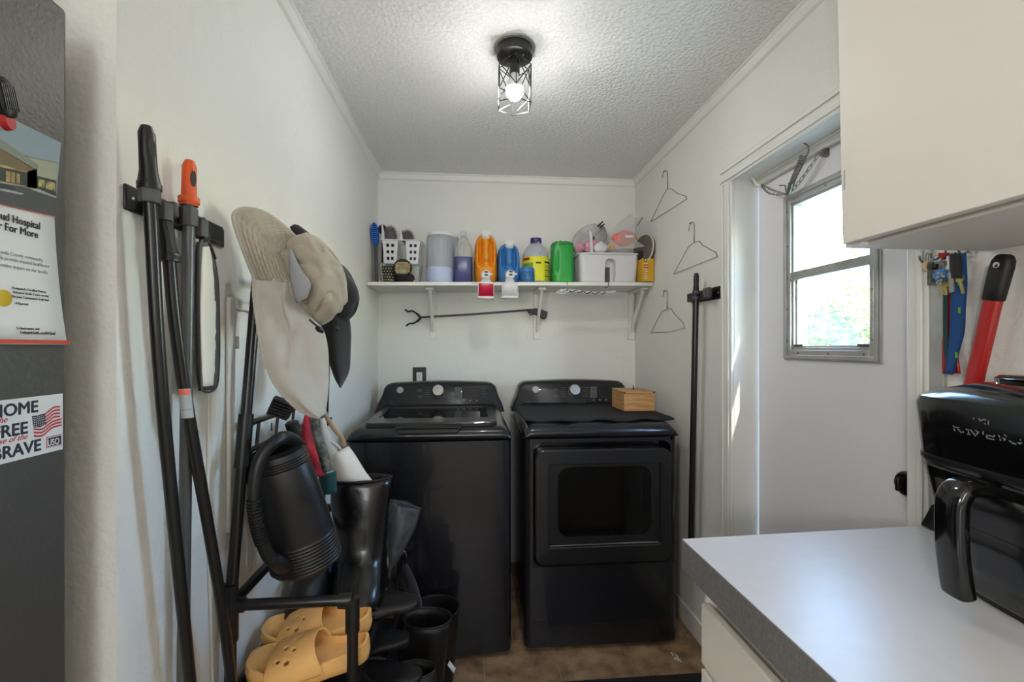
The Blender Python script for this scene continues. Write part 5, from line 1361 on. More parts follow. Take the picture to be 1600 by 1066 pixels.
# A: black pole nearest the fridge
XA = -.522
pa = atX(228.5, 197, XA); pm = atX(297, 1066, XA + .002); pv = atX(253.5, 625, XA); da = (atX(235.5, 332, XA) - pa).normalized(); dz_ = (pm - pv).normalized(); pb = pm + dz_ * ((pm.z - .05) / -dz_.z)
tA, dA = pole('mop_pole', 'black pole with black eyelet cap, first from the fridge in the wall holder', 'pole', pa, pb, .0100, 'black_satin', 'black_plastic', .100, via=[atX(235.5, 332, XA), atX(253.5, 625, XA), pm])
build('mop_head', MB().box(pb.x - .03, pb.x + .03, pb.y - .05, pb.y + .06, .002, .06), 'black_plastic', tA, bevel=.01)
clip(hl, pa + da * ((pa.z - ZH - .004) / -da.z), (1, 0, 0), (0, 1, 0), .030)
build('swing_hook', MB().box(XL + .022, XL + .040, .848, .862, ZH - .014, ZH + .014), 'clip_grey', hl, bevel=.004)
# B: black pole with the sticker
pa2 = atX(254, 316, -.530); pm2 = atX(362, 1066, -.505); db_ = (pm2 - atX(286, 596, -.520)).normalized(); pb2 = Vector((pm2.x + .01, min(1.025, pm2.y + .03), .03))
tB, dB = pole('broom_pole', 'black pole with a white sticker, slanting towards the shoe rack', 'pole', pa2, pb2, .0102, 'black_satin', 'black_plastic', .10, via=[atX(264, 402, -.527), atX(286, 596, -.520), pm2])
s0 = atX(290, 630, -.519); u = dB.cross(Vector((0, 1, 0))).normalized()
rows = []
for i in range(2):
    q = s0 + dB * (-.027 + .054 * i); rows.append([q + (Vector((.80, -.60, 0)) * cos(R(a_)) + Vector((.60, .80, 0)) * sin(R(a_))) * .0107 for a_ in range(-80, 60, 10)])
stk = build('sticker', MB().grid(rows), 'sticker', tB, label='white price sticker')
rows = [[s0 + dB * (-.026 + .010 * i) + (Vector((.80, -.60, 0)) * cos(R(a_)) + Vector((.60, .80, 0)) * sin(R(a_))) * .0109 for a_ in range(-78, 40, 10)] for i in range(2)]
build('sticker_band', MB().grid(rows), 'coral', stk)
rows = [[s0 + dB * (.010 + .003 * i) + (Vector((.80, -.60, 0)) * cos(R(a_)) + Vector((.60, .80, 0)) * sin(R(a_))) * .0109 for a_ in range(-60, 40, 10)] for i in range(2)]
build('sticker_line', MB().grid(rows), 'ink_grey', stk)
build('broom_head', MB().box(pb2.x - .03, pb2.x + .03, pb2.y - .12, pb2.y + .12, .002, .045), 'black_plastic', tB, bevel=.01)
clip(hl, pa2 + dB * .005 + Vector((0, .0, -.012)), (1, 0, 0), (0, 1, 0), .030)
# C: grey pole, orange cap
XCc = -.530
pa3 = atX(296, 251, XCc); pm3 = atX(286, 1066, XCc - .012); dc = (pm3 - pa3).normalized(); pb3 = pa3 + dc * ((pa3.z - .03) / -dc.z)
tC, dC = pole('duster_pole', 'grey pole with a bright orange eyelet cap in the wall holder', 'pole', pa3, pb3, .0102, 'pole_grey', 'orange_plastic', .080)
build('mop_head', MB().box(pb3.x - .018, pb3.x + .03, pb3.y - .03, pb3.y + .04, .002, .05), 'pole_grey', tC, bevel=.008)
clip(hl, pa3 + dC * ((pa3.z - ZH + .0) / -dC.z), (1, 0, 0), (0, 1, 0), .036)
# D: flat microfibre mop hanging last in the holder
XD = -.535
mp_ = thing('flat_mop', 'grey and white microfibre flat mop pad hanging right of the orange-capped pole', 'mop', tuple(atX(325, 370, XD)))
q0 = atX(313, 340, XD); q1 = atX(320, 372, XD)
clip(hl, (XD, atX(312, 350, XD).y, ZH - .012), (1, 0, 0), (0, 1, 0), .034)
build('mop_joint', MB().tube([q0, q1, atX(318, 384, XD)], [.008, .010, .008], 12), 'black_plastic', mp_)
build('joint_fork', MB().tube([atX(316, 371, XD + .01), atX(325, 384, XD + .012), atX(336, 404, XD + .008)], [.005, .007, .003], 8), 'black_plastic', mp_)
L_ = [atX(*q, XD + .012) for q in ((311, 378), (309, 400), (309, 450), (310, 520), (311, 580), (314, 611))]
Rr = [atX(*q, XD - .008) for q in ((320, 378), (329, 396), (337, 440), (339, 500), (339, 570), (334, 606))]
build('pad', MB().grid(ruled(L_, Rr, 10, 30, bulge=(.008, 0, 0))), 'clip_grey', mp_, solid=.009, solid_off=0, label='grey pad')
L2 = [atX(*q, XD + .020) for q in ((318, 386), (316, 420), (315, 480), (316, 540), (318, 604))]
R2 = [atX(*q, XD + .008) for q in ((325, 384), (332, 412), (337, 460), (338, 540), (334, 602))]
build('pad_face', MB().grid(ruled(L2, R2, 8, 30, bulge=(.006, 0, 0), wob=.002, ws=60)), 'canvas_white', mp_, solid=.003, label='white microfibre face')
bp_ = L_ + list(reversed(Rr)); build('pad_binding', MB().tube(spline([p_ + Vector((.004, 0, 0)) for p_ in bp_], 6, True), .0024, 7, closed=True), 'pole_grey', mp_)

# ------------------------------------------------------------------ left wall: breaker panel, cable, outlet plate
bp = thing('breaker_panel', 'painted metal breaker panel with a hinged door behind the sun hat', 'breaker panel', (XL, 1.27, .90))
yL, yR, z0_, z1_ = 1.086, 1.50, .885, 1.424
b = MB(); t_ = .028
b = ringbox(MB(), XL + .0005, XL + .011, yL, yR, z0_, z1_, t_); build('panel_frame', b, 'wall_smooth', bp, bevel=.005)
build('panel_door', MB().box(XL + .0005, XL + .006, yL + t_ + .004, yR - t_ - .002, z0_ + t_ + .002, z1_ - t_ - .002), 'wall_smooth', bp, bevel=.002)
build('hinge', MB().box(XL + .006, XL + .013, yL + t_ - .004, yL + t_ + .012, 1.305, 1.335), 'aluminium', bp, bevel=.002)
v = atX(418, 668, XL)
build('latch_plate', MB().box(XL + .006, XL + .010, v.y - .020, v.y + .020, v.z - .020, v.z + .020), 'trim_white', bp, bevel=.003)
build('latch_slot', MB().box(XL + .010, XL + .0108, v.y - .003, v.y + .003, v.z - .010, v.z + .012), 'ink_black', [o for o in bp.children if o.name.startswith('latch')][0], smooth=False)
pts = [atX(q, y, XL + .003) for q, y in ((327, 560), (326, 680), (325, 800), (328, 930), (332, 1066))]; pts.append(pts[-1] + (pts[-1] - pts[-2]) * 1.4)
tag(build('wall_cable', MB().tube(spline(pts, 5), .0028, 8), 'trim_white', None), 'thin white painted cable running down the left wall by the mop', 'cable')

# ------------------------------------------------------------------ shoe rack with hooks
YR0, YR1 = 1.055, 1.66; XW, XO = -.535, -.272; rt = .0122
rk = thing('shoe_rack', 'black tubular hall rack with hooks on top and shoe shelves below', 'rack', ((XW + XO) / 2, (YR0 + YR1) / 2, 0))
zS = [.16, .345, .535]; zG = .738
tp0 = atY(402, 470, 1.13)
def post(x, y, z0, z1, top=None):
    pts = [Vector((x, y, z0)), Vector((x, y, z1))] + ([Vector(top)] if top else [])
    build('post', MB().tube(pts, rt, 14), 'black_satin', rk)
post(XW, YR0, .002, .74, (tp0.x, 1.135, 1.50)); post(XW, YR1, .002, .74, (XW + .02, YR1 + .02, 1.50))
post(XO, YR0, .002, zG); post(XO, YR1, .002, zG)
def rail(a, b_, r_=rt, n_='rail', cup=True):
    build(n_, MB().tube([a, b_], r_, 12), 'black_satin', rk)
    if cup:
        a = Vector(a); b_ = Vector(b_); d = (b_ - a).normalized()
        for p_, s_ in ((a, 1), (b_, -1)): build('connector', MB().cyl(p_ + d * s_ * .0, p_ + d * s_ * .03, r_ * 1.28, n=14), 'black_plastic', rk)
for y in (YR0, YR1):
    rail((XW, y, zG), (XO, y, zG))
    for z in zS: rail((XW, y, z), (XO, y, z))
rail((XW, YR0, zG), (XW, YR1, zG)); 
for z in zS:
    for x in (XW, XO): rail((x, YR0, z), (x, YR1, z), cup=False)
    for k_ in range(1, 5): x = XW + (XO - XW) * k_ / 5; rail((x, YR0, z - .001), (x, YR1, z - .001), .0045, 'shelf_bar', False)
def tpx(z, y0=True): f = (z - .74) / .76; return Vector((XW, YR0, .74)).lerp(Vector((tp0.x, 1.135, 1.5)), f) if y0 else Vector((XW, YR1, .74)).lerp(Vector((XW + .02, YR1 + .02, 1.5)), f)
for z in (1.13, 1.065): rail(tpx(z), tpx(z, False), .007, 'hook_rail')
for z in (1.47,): rail(tpx(z), tpx(z, False), .009, 'top_rail')
q = tpx(1.10); build('connector', MB().cyl(tpx(1.155), tpx(1.035), rt * 1.3, n=16), 'black_plastic', rk)
build('connector', MB().cyl((XW, YR0, .66), (XW, YR0, .785), rt * 1.3, n=16), 'black_plastic', rk)
build('connector', MB().cyl((XO, YR0, zG - .07), (XO, YR0, zG + .006), rt * 1.28, n=16), 'black_plastic', rk)
for k_ in range(5):
    f = .12 + k_ * .19; a = tpx(1.13).lerp(tpx(1.13, False), f); c_ = tpx(1.065).lerp(tpx(1.065, False), f)
    build('hook', MB().tube(spline([a, c_, c_ + Vector((.016, 0, -.022)), c_ + Vector((.036, 0, -.018)), c_ + Vector((.042, 0, .004))], 4), .0042, 8), 'black_plastic', rk)
for s_ in (0, 1): 
    a = tpx(1.47, s_ == 0); build('hook', MB().tube(spline([a, a + Vector((.03, 0, -.01)), a + Vector((.055, 0, .012)), a + Vector((.06, 0, .03))], 4), .006, 8), 'black_plastic', rk)

# ------------------------------------------------------------------ sun hats
def hp_(lst): return [atY(x, y, Y) for x, y, Y in lst]
sh_ = thing('sun_hat', 'tan sun hat with a wide quilted brim and long neck cape, hung on the rack', 'hat', tuple(atY(460, 420, 1.12)))
rim = hp_([(398, 436, 1.03), (388, 412, 1.02), (376, 380, 1.01), (366, 350, 1.01), (365, 335, 1.02), (375, 327, 1.03), (392, 326, 1.05), (415, 333, 1.08), (440, 350, 1.11), (460, 368, 1.14)])
inn = hp_([(462, 446, 1.08), (458, 436, 1.085), (455, 424, 1.09), (452, 412, 1.10), (450, 402, 1.105), (451, 394, 1.11), (454, 388, 1.115), (458, 383, 1.12), (462, 380, 1.13), (466, 378, 1.14)])
rows = ruled(rim, inn, 46, 60, bulge=(.006, -.012, 0))
for i, row in enumerate(rows):
    for j, p_ in enumerate(row): p_.y += .0016 * (sin(i * 1.57) + .5 * sin(j * 1.3 + i * .4)) * (1 if 2 < i < 43 else 0)
brim = build('brim', MB().grid(rows), 'tan_cloth', sh_, solid=.005, solid_off=0, ang=80)
build('brim_binding', MB().tube(resample(spline(rim), 50), .0038, 8), 'tan_light', brim)
capeL = hp_([(396, 434, 1.03), (397, 465, 1.02), (402, 505, 1.015), (410, 550, 1.01), (424, 590, 1.01), (442, 617, 1.02), (464, 638, 1.03), (482, 648, 1.045), (500, 653, 1.06)])
capeR = hp_([(462, 440, 1.085), (466, 462, 1.08), (476, 484, 1.08), (492, 502, 1.085), (504, 515, 1.09), (511, 540, 1.09), (513, 575, 1.09), (512, 610, 1.085), (508, 645, 1.075)])
rows = ruled(capeL, capeR, 30, 56, bulge=(.004, -.016, 0))
for i, row in enumerate(rows):
    for j, p_ in enumerate(row):
        u, v = i / 29, j / 55
        p_.y += .012 * sin(7 * (u - .6 * v)) * sin(pi * u) * (.3 + v) + .006 * noise.noise(Vector((u * 5, v * 7, 2))) * sin(pi * u) - .010 * math.exp(-((u - .55 - (.35 - v) * .8) / .05) ** 2) * (v < .6)
cape = build('neck_cape', MB().grid(rows), 'tan_light', sh_, solid=.0022, solid_off=0, ang=80)
edge = [p_ + Vector((0, 0, 0)) for p_ in resample(spline(capeL), 120)]
rr = [.0030 + .0009 * abs(sin(i * .8)) for i in range(120)]
build('cape_hem', MB().tube(edge, rr, 8), 'tan_light', cape)
build('cape_hem', MB().tube(resample(spline(capeR), 60), .0016, 6), 'tan_light', cape)
# crown: deformed dome whose open side faces the brim
cc = atY(494, 436, 1.12)
outl = [(452, 388), (460, 372), (478, 366), (492, 368), (508, 380), (524, 398), (535, 418), (541, 440), (540, 462), (533, 482), (518, 497), (501, 506), (488, 500), (474, 488), (460, 470), (451, 448), (447, 425), (447, 405)]
ol = resample(spline([atY(x, y, 1.12) for x, y in outl], 6, True) + [atY(452, 388, 1.12)], 73)[:-1]
ctr = atY(498, 432, 1.12); rs = []
for i in range(33):
    t_ = i / 32; s_ = cos(t_ * pi / 2) ** .55 if i < 32 else .02; dy = -.085 * sin(t_ * pi / 2)
    r_ = []
    for q_ in ol:
        p_ = ctr + (q_ - ctr) * s_; p_ = p_ + Vector((.012 * t_, dy, 0))
        n1 = noise.noise(p_ * 14) * .022 - (1 - min(1, abs(noise.noise(p_ * 17 + Vector((3, 1, 2)))) * 5)) * .010
        p_ = p_ + (p_ - ctr).normalized() * n1 * (1 if i else .2)
        r_.append(p_)
    rs.append(r_)
back = []
for i in range(6): t_ = (i + 1) / 6; back.append([ctr + (q_ - ctr) * cos(t_ * pi / 2 * .97) + Vector((0, .05 * sin(t_ * pi / 2), 0)) for q_ in ol])
crown_ = build('crown', MB().rings(list(reversed(back)) + rs), 'tan_cloth', sh_, ang=80)
ml = hp_([(453, 390, 1.045), (452, 410, 1.036), (453, 430, 1.030), (457, 452, 1.028), (464, 474, 1.034)]); mr = hp_([(457, 390, 1.040), (464, 408, 1.024), (474, 426, 1.012), (486, 443, 1.006), (480, 466, 1.018)])
build('vent_mesh', MB().grid(ruled(ml, mr, 8, 14, bulge=(0, -.004, 0))), 'grey_mesh', crown_, solid=.002, solid_off=0, label='grey mesh side panel')
build('chin_cord', MB().tube(spline(hp_([(484, 500, 1.06), (492, 507, 1.05), (500, 514, 1.05), (504, 520, 1.06)]), 5), .0022, 7), 'black_cloth', sh_)
build('cord_lock', MB().tube(hp_([(494, 511, 1.045), (499, 515, 1.045), (505, 519, 1.05)]), [.004, .007, .004], 10), 'black_plastic', sh_)
# black hat behind
for y_, x_ in ((1.17, -.415), (1.30, -.385)): build('peg', MB().tube([(-.515, y_, 1.47), (x_, y_, 1.46), (x_ + .012, y_, 1.475)], .0055, 8), 'black_plastic', rk)
bh = thing('black_hat', 'black flap hat hanging behind the tan sun hat', 'hat', tuple(atY(530, 480, 1.32)))
rs = []; ctr = atY(528, 462, 1.30)
outl = [(508, 402), (524, 408), (540, 418), (552, 436), (561, 460), (561, 472), (556, 488), (545, 500), (528, 506), (505, 500), (495, 470), (498, 430)]
ol = resample(spline([atY(x, y, 1.30) for x, y in outl], 6, True) + [atY(508, 402, 1.30)], 49)[:-1]
for i in range(12):
    t_ = i / 11; s_ = cos(t_ * pi / 2) ** .6 if i < 11 else .02; r_ = []
    for q_ in ol: p_ = ctr + (q_ - ctr) * s_ + Vector((0, -.05 * sin(t_ * pi / 2), 0)); r_.append(p_ + (p_ - ctr).normalized() * noise.noise(p_ * 18) * .010 * (i > 0))
    rs.append(r_)
build('crown', MB().rings(rs), 'black_cloth', bh, ang=80)
A = hp_([(503, 486, 1.275), (501, 500, 1.26), (505, 530, 1.25), (512, 560, 1.24), (522, 590, 1.24), (531, 606, 1.25)]); B = hp_([(543, 484, 1.30), (546, 496, 1.30), (549, 520, 1.30), (548, 550, 1.29), (546, 580, 1.28), (533, 606, 1.26)])
build('neck_flap', MB().grid(ruled(A, B, 18, 26, bulge=(.004, -.022, 0), wob=.006)), 'black_cloth', bh, solid=.002, ang=80)
A = hp_([(455, 353, 1.21), (460, 350, 1.21), (470, 354, 1.22), (494, 374, 1.25), (518, 402, 1.28)]); B = hp_([(456, 361, 1.22), (463, 374, 1.23), (474, 395, 1.24), (490, 430, 1.26), (506, 470, 1.27)])
build('brim', MB().grid(ruled(A, B, 8, 14, bulge=(0, -.01, 0))), 'black_cloth', bh, solid=.003)
build('cord_lock', MB().sphere(atY(526, 514, 1.225), .006, 10, 8), 'black_plastic', bh)

# ------------------------------------------------------------------ watering can (local, then tilted)
wc = thing('watering_can', 'big black plastic watering can with a ribbed looped handle hanging on the rack', 'watering can')
prof = [(.001, -.185), (.088, -.185), (.096, -.180)]
for i in range(9): z = -.172 + i * .0105; prof += [(.101, z), (.1035, z + .004), (.101, z + .008)]
prof += [(.100, -.074), (.094, .06), (.087, .150), (.085, .155)]
for i in range(4): z = .158 + i * .0075; prof += [(.086, z), (.0885, z + .003), (.086, z + .006)]
prof += [(.080, .198), (.058, .206), (.052, .200), (.054, .17), (.082, .14), (.088, -.10), (.001, -.175)]
build('can_body', MB().lathe(prof, (0, 0, 0), 64, sy=.80), 'can_black', wc, ang=28)
# handle arches from the far shoulder over the top, down the front left side
hpth = spline([(.060, .035, .190), (.056, .0, .232), (.048, -.045, .252), (.018, -.090, .228), (-.005, -.116, .165), (-.018, -.128, .09), (-.025, -.128, .01), (-.026, -.118, -.055), (-.018, -.098, -.100), (-.010, -.082, -.125)], 5)
rr = [.0165 + .0015 * sin(i * .2) for i in range(len(hpth))]
build('can_handle', MB().tube(hpth, rr, 16), 'can_black', wc, ang=70)
b = MB()
gp = resample(hpth, 120)
for i in range(62, 92, 2): d = (gp[i + 1] - gp[i]).normalized(); b.tube([gp[i] - d * .0012, gp[i] + d * .0012], .0187, 16)
build('grip_rib', b, 'can_black', wc)['kind'] = 'stuff'
build('handle_root', MB().tube([(-.024, -.112, -.070), (-.016, -.090, -.110), (-.008, -.070, -.14)], [.019, .024, .012], 14), 'can_black', wc)
build('spout', MB().tube(spline([(.0, .07, -.10), (.0, .12, -.02), (.0, .14, .10), (.0, .14, .20)], 5), [.024 - .0005 * i for i in range(16)], 14), 'can_black', wc)
build('spout_rose', MB().tube([(.0, .14, .19), (.0, .14, .235), (.0, .14, .24)], [.019, .020, .012], 20), 'can_black', wc)
o_ = atY(456, 800, 1.165)
wc.scale = (.85, .85, .81)
wc.location = o_; wc.rotation_euler = Matrix.Rotation(R(-17), 4, 'Y').to_euler(); wc.rotation_euler = (R(12), R(-10), R(-4))

# scrub brush perched on the rail
c = atY(440, 637, 1.17)
sb = thing('nail_brush', 'small black brush head hanging on the hook rail under the hat cape', 'brush', tuple(c))
M = frame(c, (1, .25, -.45), (.40, 0, .9))
build('brush_block', MB().box(-.026, .026, -.022, .022, -.010, .010, M), 'black_plastic', sb, bevel=.004)
b = MB()
for i in range(6):
    b.box(-.024, .024, -.020 + i * .0075, -.0165 + i * .0075, .010, .026, M)
build('bristles', b, 'dark_bristle', sb, bevel=.0008)['kind'] = 'stuff'

# bags hanging on the rack
A = hp_([(478, 650, 1.33), (473, 668, 1.32), (470, 690, 1.31), (476, 715, 1.31), (490, 738, 1.31)]); B = hp_([(487, 648, 1.34), (490, 672, 1.34), (497, 700, 1.34), (504, 722, 1.34), (507, 745, 1.34)])
rb = build('red_bag', MB().grid(ruled(A, B, 12, 18, bulge=(0, -.02, 0), wob=.010, ws=30)), 'red_bag', None, solid=.003, ang=80); tag(rb, 'crumpled red bag hanging on the rack behind the watering can', 'bag')
A = hp_([(486, 652, 1.30), (492, 680, 1.30), (500, 710, 1.30), (507, 738, 1.30)]); B = hp_([(496, 650, 1.31), (500, 676, 1.31), (510, 708, 1.31), (518, 735, 1.31)])
tag(build('camo_strap', MB().grid(ruled(A, B, 6, 18, bulge=(0, -.008, 0), wob=.004)), 'camo', None, solid=.006), 'dark speckled camouflage strap between the red bag and the white tote', 'strap')
tag(build('teal_bag', MB().grid(ruled(hp_([(500, 740, 1.36), (500, 770, 1.36)]), hp_([(524, 736, 1.36), (526, 770, 1.36)]), 6, 8, bulge=(0, -.015, 0))), 'teal', None, solid=.004), 'dark teal cloth just left of the white tote', 'cloth')
tt = thing('tote_bag', 'white canvas tote bag with tan straps slumped behind the black rubber boot', 'bag', tuple(atY(545, 730, 1.50)))
A = hp_([(519, 712, 1.46), (521, 735, 1.46), (524, 765, 1.47), (528, 800, 1.48)]); B = hp_([(545, 697, 1.50), (556, 712, 1.49), (572, 738, 1.48), (592, 765, 1.48), (606, 800, 1.48)])
build('bag_front', MB().grid(ruled(A, B, 14, 18, bulge=(0, -.02, 0), wob=.004)), 'canvas_white', tt, solid=.002, ang=80)
A2 = hp_([(500, 655, 1.44), (502, 685, 1.44), (508, 706, 1.45), (519, 724, 1.46)]); B2 = hp_([(508, 652, 1.45), (516, 682, 1.45), (524, 700, 1.46), (530, 706, 1.47)])
build('bag_side', MB().grid(ruled(A2, B2, 6, 14, bulge=(0, -.006, 0), wob=.003)), 'canvas_white', tt, solid=.002)
def strap(pts, m, w_=.010, parent=tt):
    P = resample(spline(pts), 30); b_ = MB(); rows = []
    for i, p_ in enumerate(P):
        d = (P[min(i + 1, 29)] - P[max(i - 1, 0)]).normalized(); s_ = d.cross(Vector((0, 1, 0))).normalized(); rows.append([p_ - s_ * w_, p_ + s_ * w_])
    return build('strap', MB().grid(rows), m, parent, solid=.002)
strap(hp_([(504, 638, 1.43), (512, 655, 1.44), (524, 673, 1.45), (535, 686, 1.47), (537, 698, 1.48)]), 'canvas_tan', .007)
strap(hp_([(509, 690, 1.45), (520, 692, 1.45), (530, 700, 1.46), (532, 706, 1.47), (524, 712, 1.465), (519, 720, 1.46)]), 'canvas_white', .0045)

# ------------------------------------------------------------------ boots, shoes, slides
def boot(name, label, loc, yaw, H_, hw, hl, m, sc=1, tilt=0, band=True, group=None, cat='boot'):
    t = thing(name, label, cat, group=group)
    S = [(0, -.045, 0, hw * .80, .118, 2.6), (0, -.045, .012, hw * .84, .122, 2.6), (0, -.040, .035, hw * .86, .118, 2.5), (0, -.022, .065, hw * .84, .098, 2.3), (0, .004, .092, hw * .80, .078, 2.2), (0, .018, .12, hw * .84, .068, 2.2), (0, .022, .16, hw * .90, .066, 2.2)]
    n_ = 7
    for i in range(1, n_ + 1): f = i / n_; S.append((0, .022, .16 + (H_ - .16) * f, hw * (.90 + .12 * f), .066 + (hl - .066) * f, 2.3))
    mb = MB().loft(S, 44, True, False)
    for v in mb.v: v += Vector(noise.noise_vector(v * 14)) * .006 * min(1, v.z * 8)
    build('boot_shaft', mb, m, t, solid=.003, ang=70)
    sole = MB().loft([(0, -.045, -.014, hw * .84, .122, 2.6), (0, -.045, .004, hw * .88, .126, 2.6)], 40); build('sole', sole, 'rubber_matt', t)
    if band:
        k_ = 36; b_ = MB().tube([Vector((hw * 1.02 * cos(2 * pi * q / k_), .022 + hl * sin(2 * pi * q / k_), H_)) for q in range(k_)], .003, 6, closed=True); build('top_band', b_, 'rubber_matt', t)
    t.location = (loc[0], loc[1], loc[2] + .014); t.rotation_euler = (R(tilt), 0, R(yaw)); t.scale = (sc, sc, sc)
    return t
xq = atY(566, 900, 1.46).x
zsh = .545
boot('rubber_boot', 'tall glossy black rubber boot standing on the rack in front of the white tote', (xq, 1.44, zsh), 8, .338, .090, .040, 'rubber_black')
# second boot: its shaft flopping to the right, of smoky see-through plastic
t = thing('rain_boot', 'smoky see-through rain boot with its shaft flopped to the right', 'boot', tuple(atY(618, 900, 1.55)))
A = hp_([(607, 781, 1.56), (605, 820, 1.55), (603, 860, 1.54), (601, 902, 1.54)]); B = hp_([(658, 795, 1.58), (648, 828, 1.57), (630, 862, 1.56), (616, 898, 1.55)])
build('boot_shaft', MB().grid(ruled(A, B, 14, 18, bulge=(0, -.030, 0), wob=.006, ws=26)), 'smoke_plastic', t, solid=.003)
build('shaft_back', MB().grid(ruled(A, B, 10, 14, bulge=(0, .030, 0), wob=.006, ws=26)), 'smoke_plastic', t)
build('top_seam', MB().tube(hp_([(607, 781, 1.56), (630, 786, 1.535), (658, 795, 1.58)]), .0022, 7), 'smoke_plastic', t)
p_ = atY(606, 920, 1.56)
build('boot_foot', MB().loft([(p_.x, 1.60, zsh, .042, .085, 2.6), (p_.x, 1.60, zsh + .03, .044, .086, 2.5), (p_.x, 1.59, zsh + .06, .040, .07, 2.3), (p_.x, 1.58, zsh + .09, .034, .045, 2.2)], 32), 'rubber_black', t)

def footprint(u):                      # half width of a sole at station u from heel (0) to toe (1)
    return .032 + .017 * sin(pi * min(1, max(0, (u - .25) / .95))) ** 1.2 * (1 if u > .25 else 0)
def sole_ring(L, s, z, up, n=48, wf=1):
    pts = []
    for k_ in range(n):
        a = 2 * pi * k_ / n; c_ = cos(a); u = (1 - c_) / 2                # heel at +x, toe at -x
        x = L * (.5 - u) * s; w_ = footprint(u) * abs(sin(a)) ** .62 * math.copysign(1, sin(a)) * wf
        w_ *= 1.55
        pts.append(Vector((x, w_ * s ** .5 * (s if s < 1 else 1), z + up(u))))
    return pts
def slide(label, loc, yaw, pitch, L=.275):
    t = thing('slide_sandal', label, 'sandal', group='pair of orange slides')
    rise = lambda u: .012 * (max(0, u - .7) / .3) ** 2 + .010 * (max(0, .25 - u) / .25) ** 1.5
    rimup = lambda u: rise(u) + .010 * (max(0, .55 - u) / .55)
    R_ = [sole_ring(L, .93, 0, rise), sole_ring(L, .99, .006, rise), sole_ring(L, 1.0, .026, rise), sole_ring(L, .985, .036, rimup), sole_ring(L, .93, .037, rimup), sole_ring(L, .86, .027, rise), sole_ring(L, .5, .024, rise)]
    build('sole', MB().rings(R_), 'slide_orange', t, ang=60)
    g_ = MB().rings([sole_ring(L, 1.0, .016, rise), sole_ring(L, 1.006, .0175, rise), sole_ring(L, 1.0, .019, rise)], False, False); build('sole_groove', g_, 'slide_orange', t)
    # strap over the forefoot with round holes
    nu, nv = 44, 60; rows = []
    holes = [(.25, .30, .0055), (.45, .38, .0055), (.62, .44, .0055), (.36, .55, .005), (.58, .62, .0055), (.24, .70, .0055), (.45, .75, .006), (.72, .30, .005)]
    def S(i, j):
        u = i / (nu - 1); v = j / (nv - 1); a = pi * v
        top = math.sin(a)
        x0 = -L * .30 ; x1 = L * (.04 + .10 * (1 - top) ); x = x0 + (x1 - x0) * u
        uu = .5 - x / L; w_ = footprint(uu) * 1.55 * (sin(math.acos(max(-1, min(1, 1 - 2 * uu)))) ** .62) + .001
        h_ = .028 + .030 * (u ** .8)
        return Vector((x, w_ * cos(a) * (1 + .04 * top), .020 + (h_) * top ** .75))
    P = [[S(i, j) for j in range(nv)] for i in range(nu)]
    def isq(i, j):
        c_ = (P[i][j] + P[i + 1][j + 1]) / 2
        for (hu, hv, hr) in holes:
            q_ = S(hu * (nu - 1), hv * (nv - 1))
            if (c_ - q_).length < hr: return True
        return False
    build('strap', MB().grid(P, skip=isq), 'slide_orange', t, solid=.006, solid_off=0, ang=80)
    e = MB().tube([P[-1][j] for j in range(nv)], .0036, 8); build('strap_edge', e, 'slide_orange', t)
    t.location = loc; t.rotation_euler = (0, R(pitch), R(yaw))
    return t
p1 = atY(484, 1045, 1.11); p2 = atY(498, 1000, 1.235)
slide('orange perforated slide sandal on the rack, nearer one, lower in the picture', (p1.x, 1.115, .5475), 6, -1.2, .272)
slide('orange perforated slide sandal on the rack, farther one behind its mate', (p2.x, 1.235, .5475), 2, -1, .272)

def flat_shoe(label, px, py, Y, zb, yaw, L=.27, group=None):
    t = thing('flip_flop', label, 'sandal', group=group)
    R_ = [sole_ring(L, .95, 0, lambda u: 0, wf=.95), sole_ring(L, 1.0, .004, lambda u: 0), sole_ring(L, 1.0, .020, lambda u: 0), sole_ring(L, .96, .023, lambda u: 0), sole_ring(L, .6, .020, lambda u: 0)]
    build('sole', MB().rings(R_), 'rubber_matt', t, ang=60)
    b_ = MB()
    for s_ in (-1, 1): b_.tube(spline([(-L * .30, 0, .022), (-L * .15, s_ * .02, .045), (L * .06, s_ * .055, .022)], 5), .005, 8)
    build('strap', b_, 'rubber_matt', t)
    x = atY(px, py, Y).x; t.location = (x, Y, zb); t.rotation_euler = (0, 0, R(yaw)); return t
flat_shoe('black flip-flop lying on top of its pair right of the orange slides', 590, 1010, 1.36, .5475, -4, .24)
flat_shoe('black flip-flop on the middle shelf sticking out below the other one', 585, 1030, 1.33, .357, -6, .27)
flat_shoe('black flip-flop on the middle shelf at the back, behind the others', 575, 1000, 1.48, .357, 4, .26)
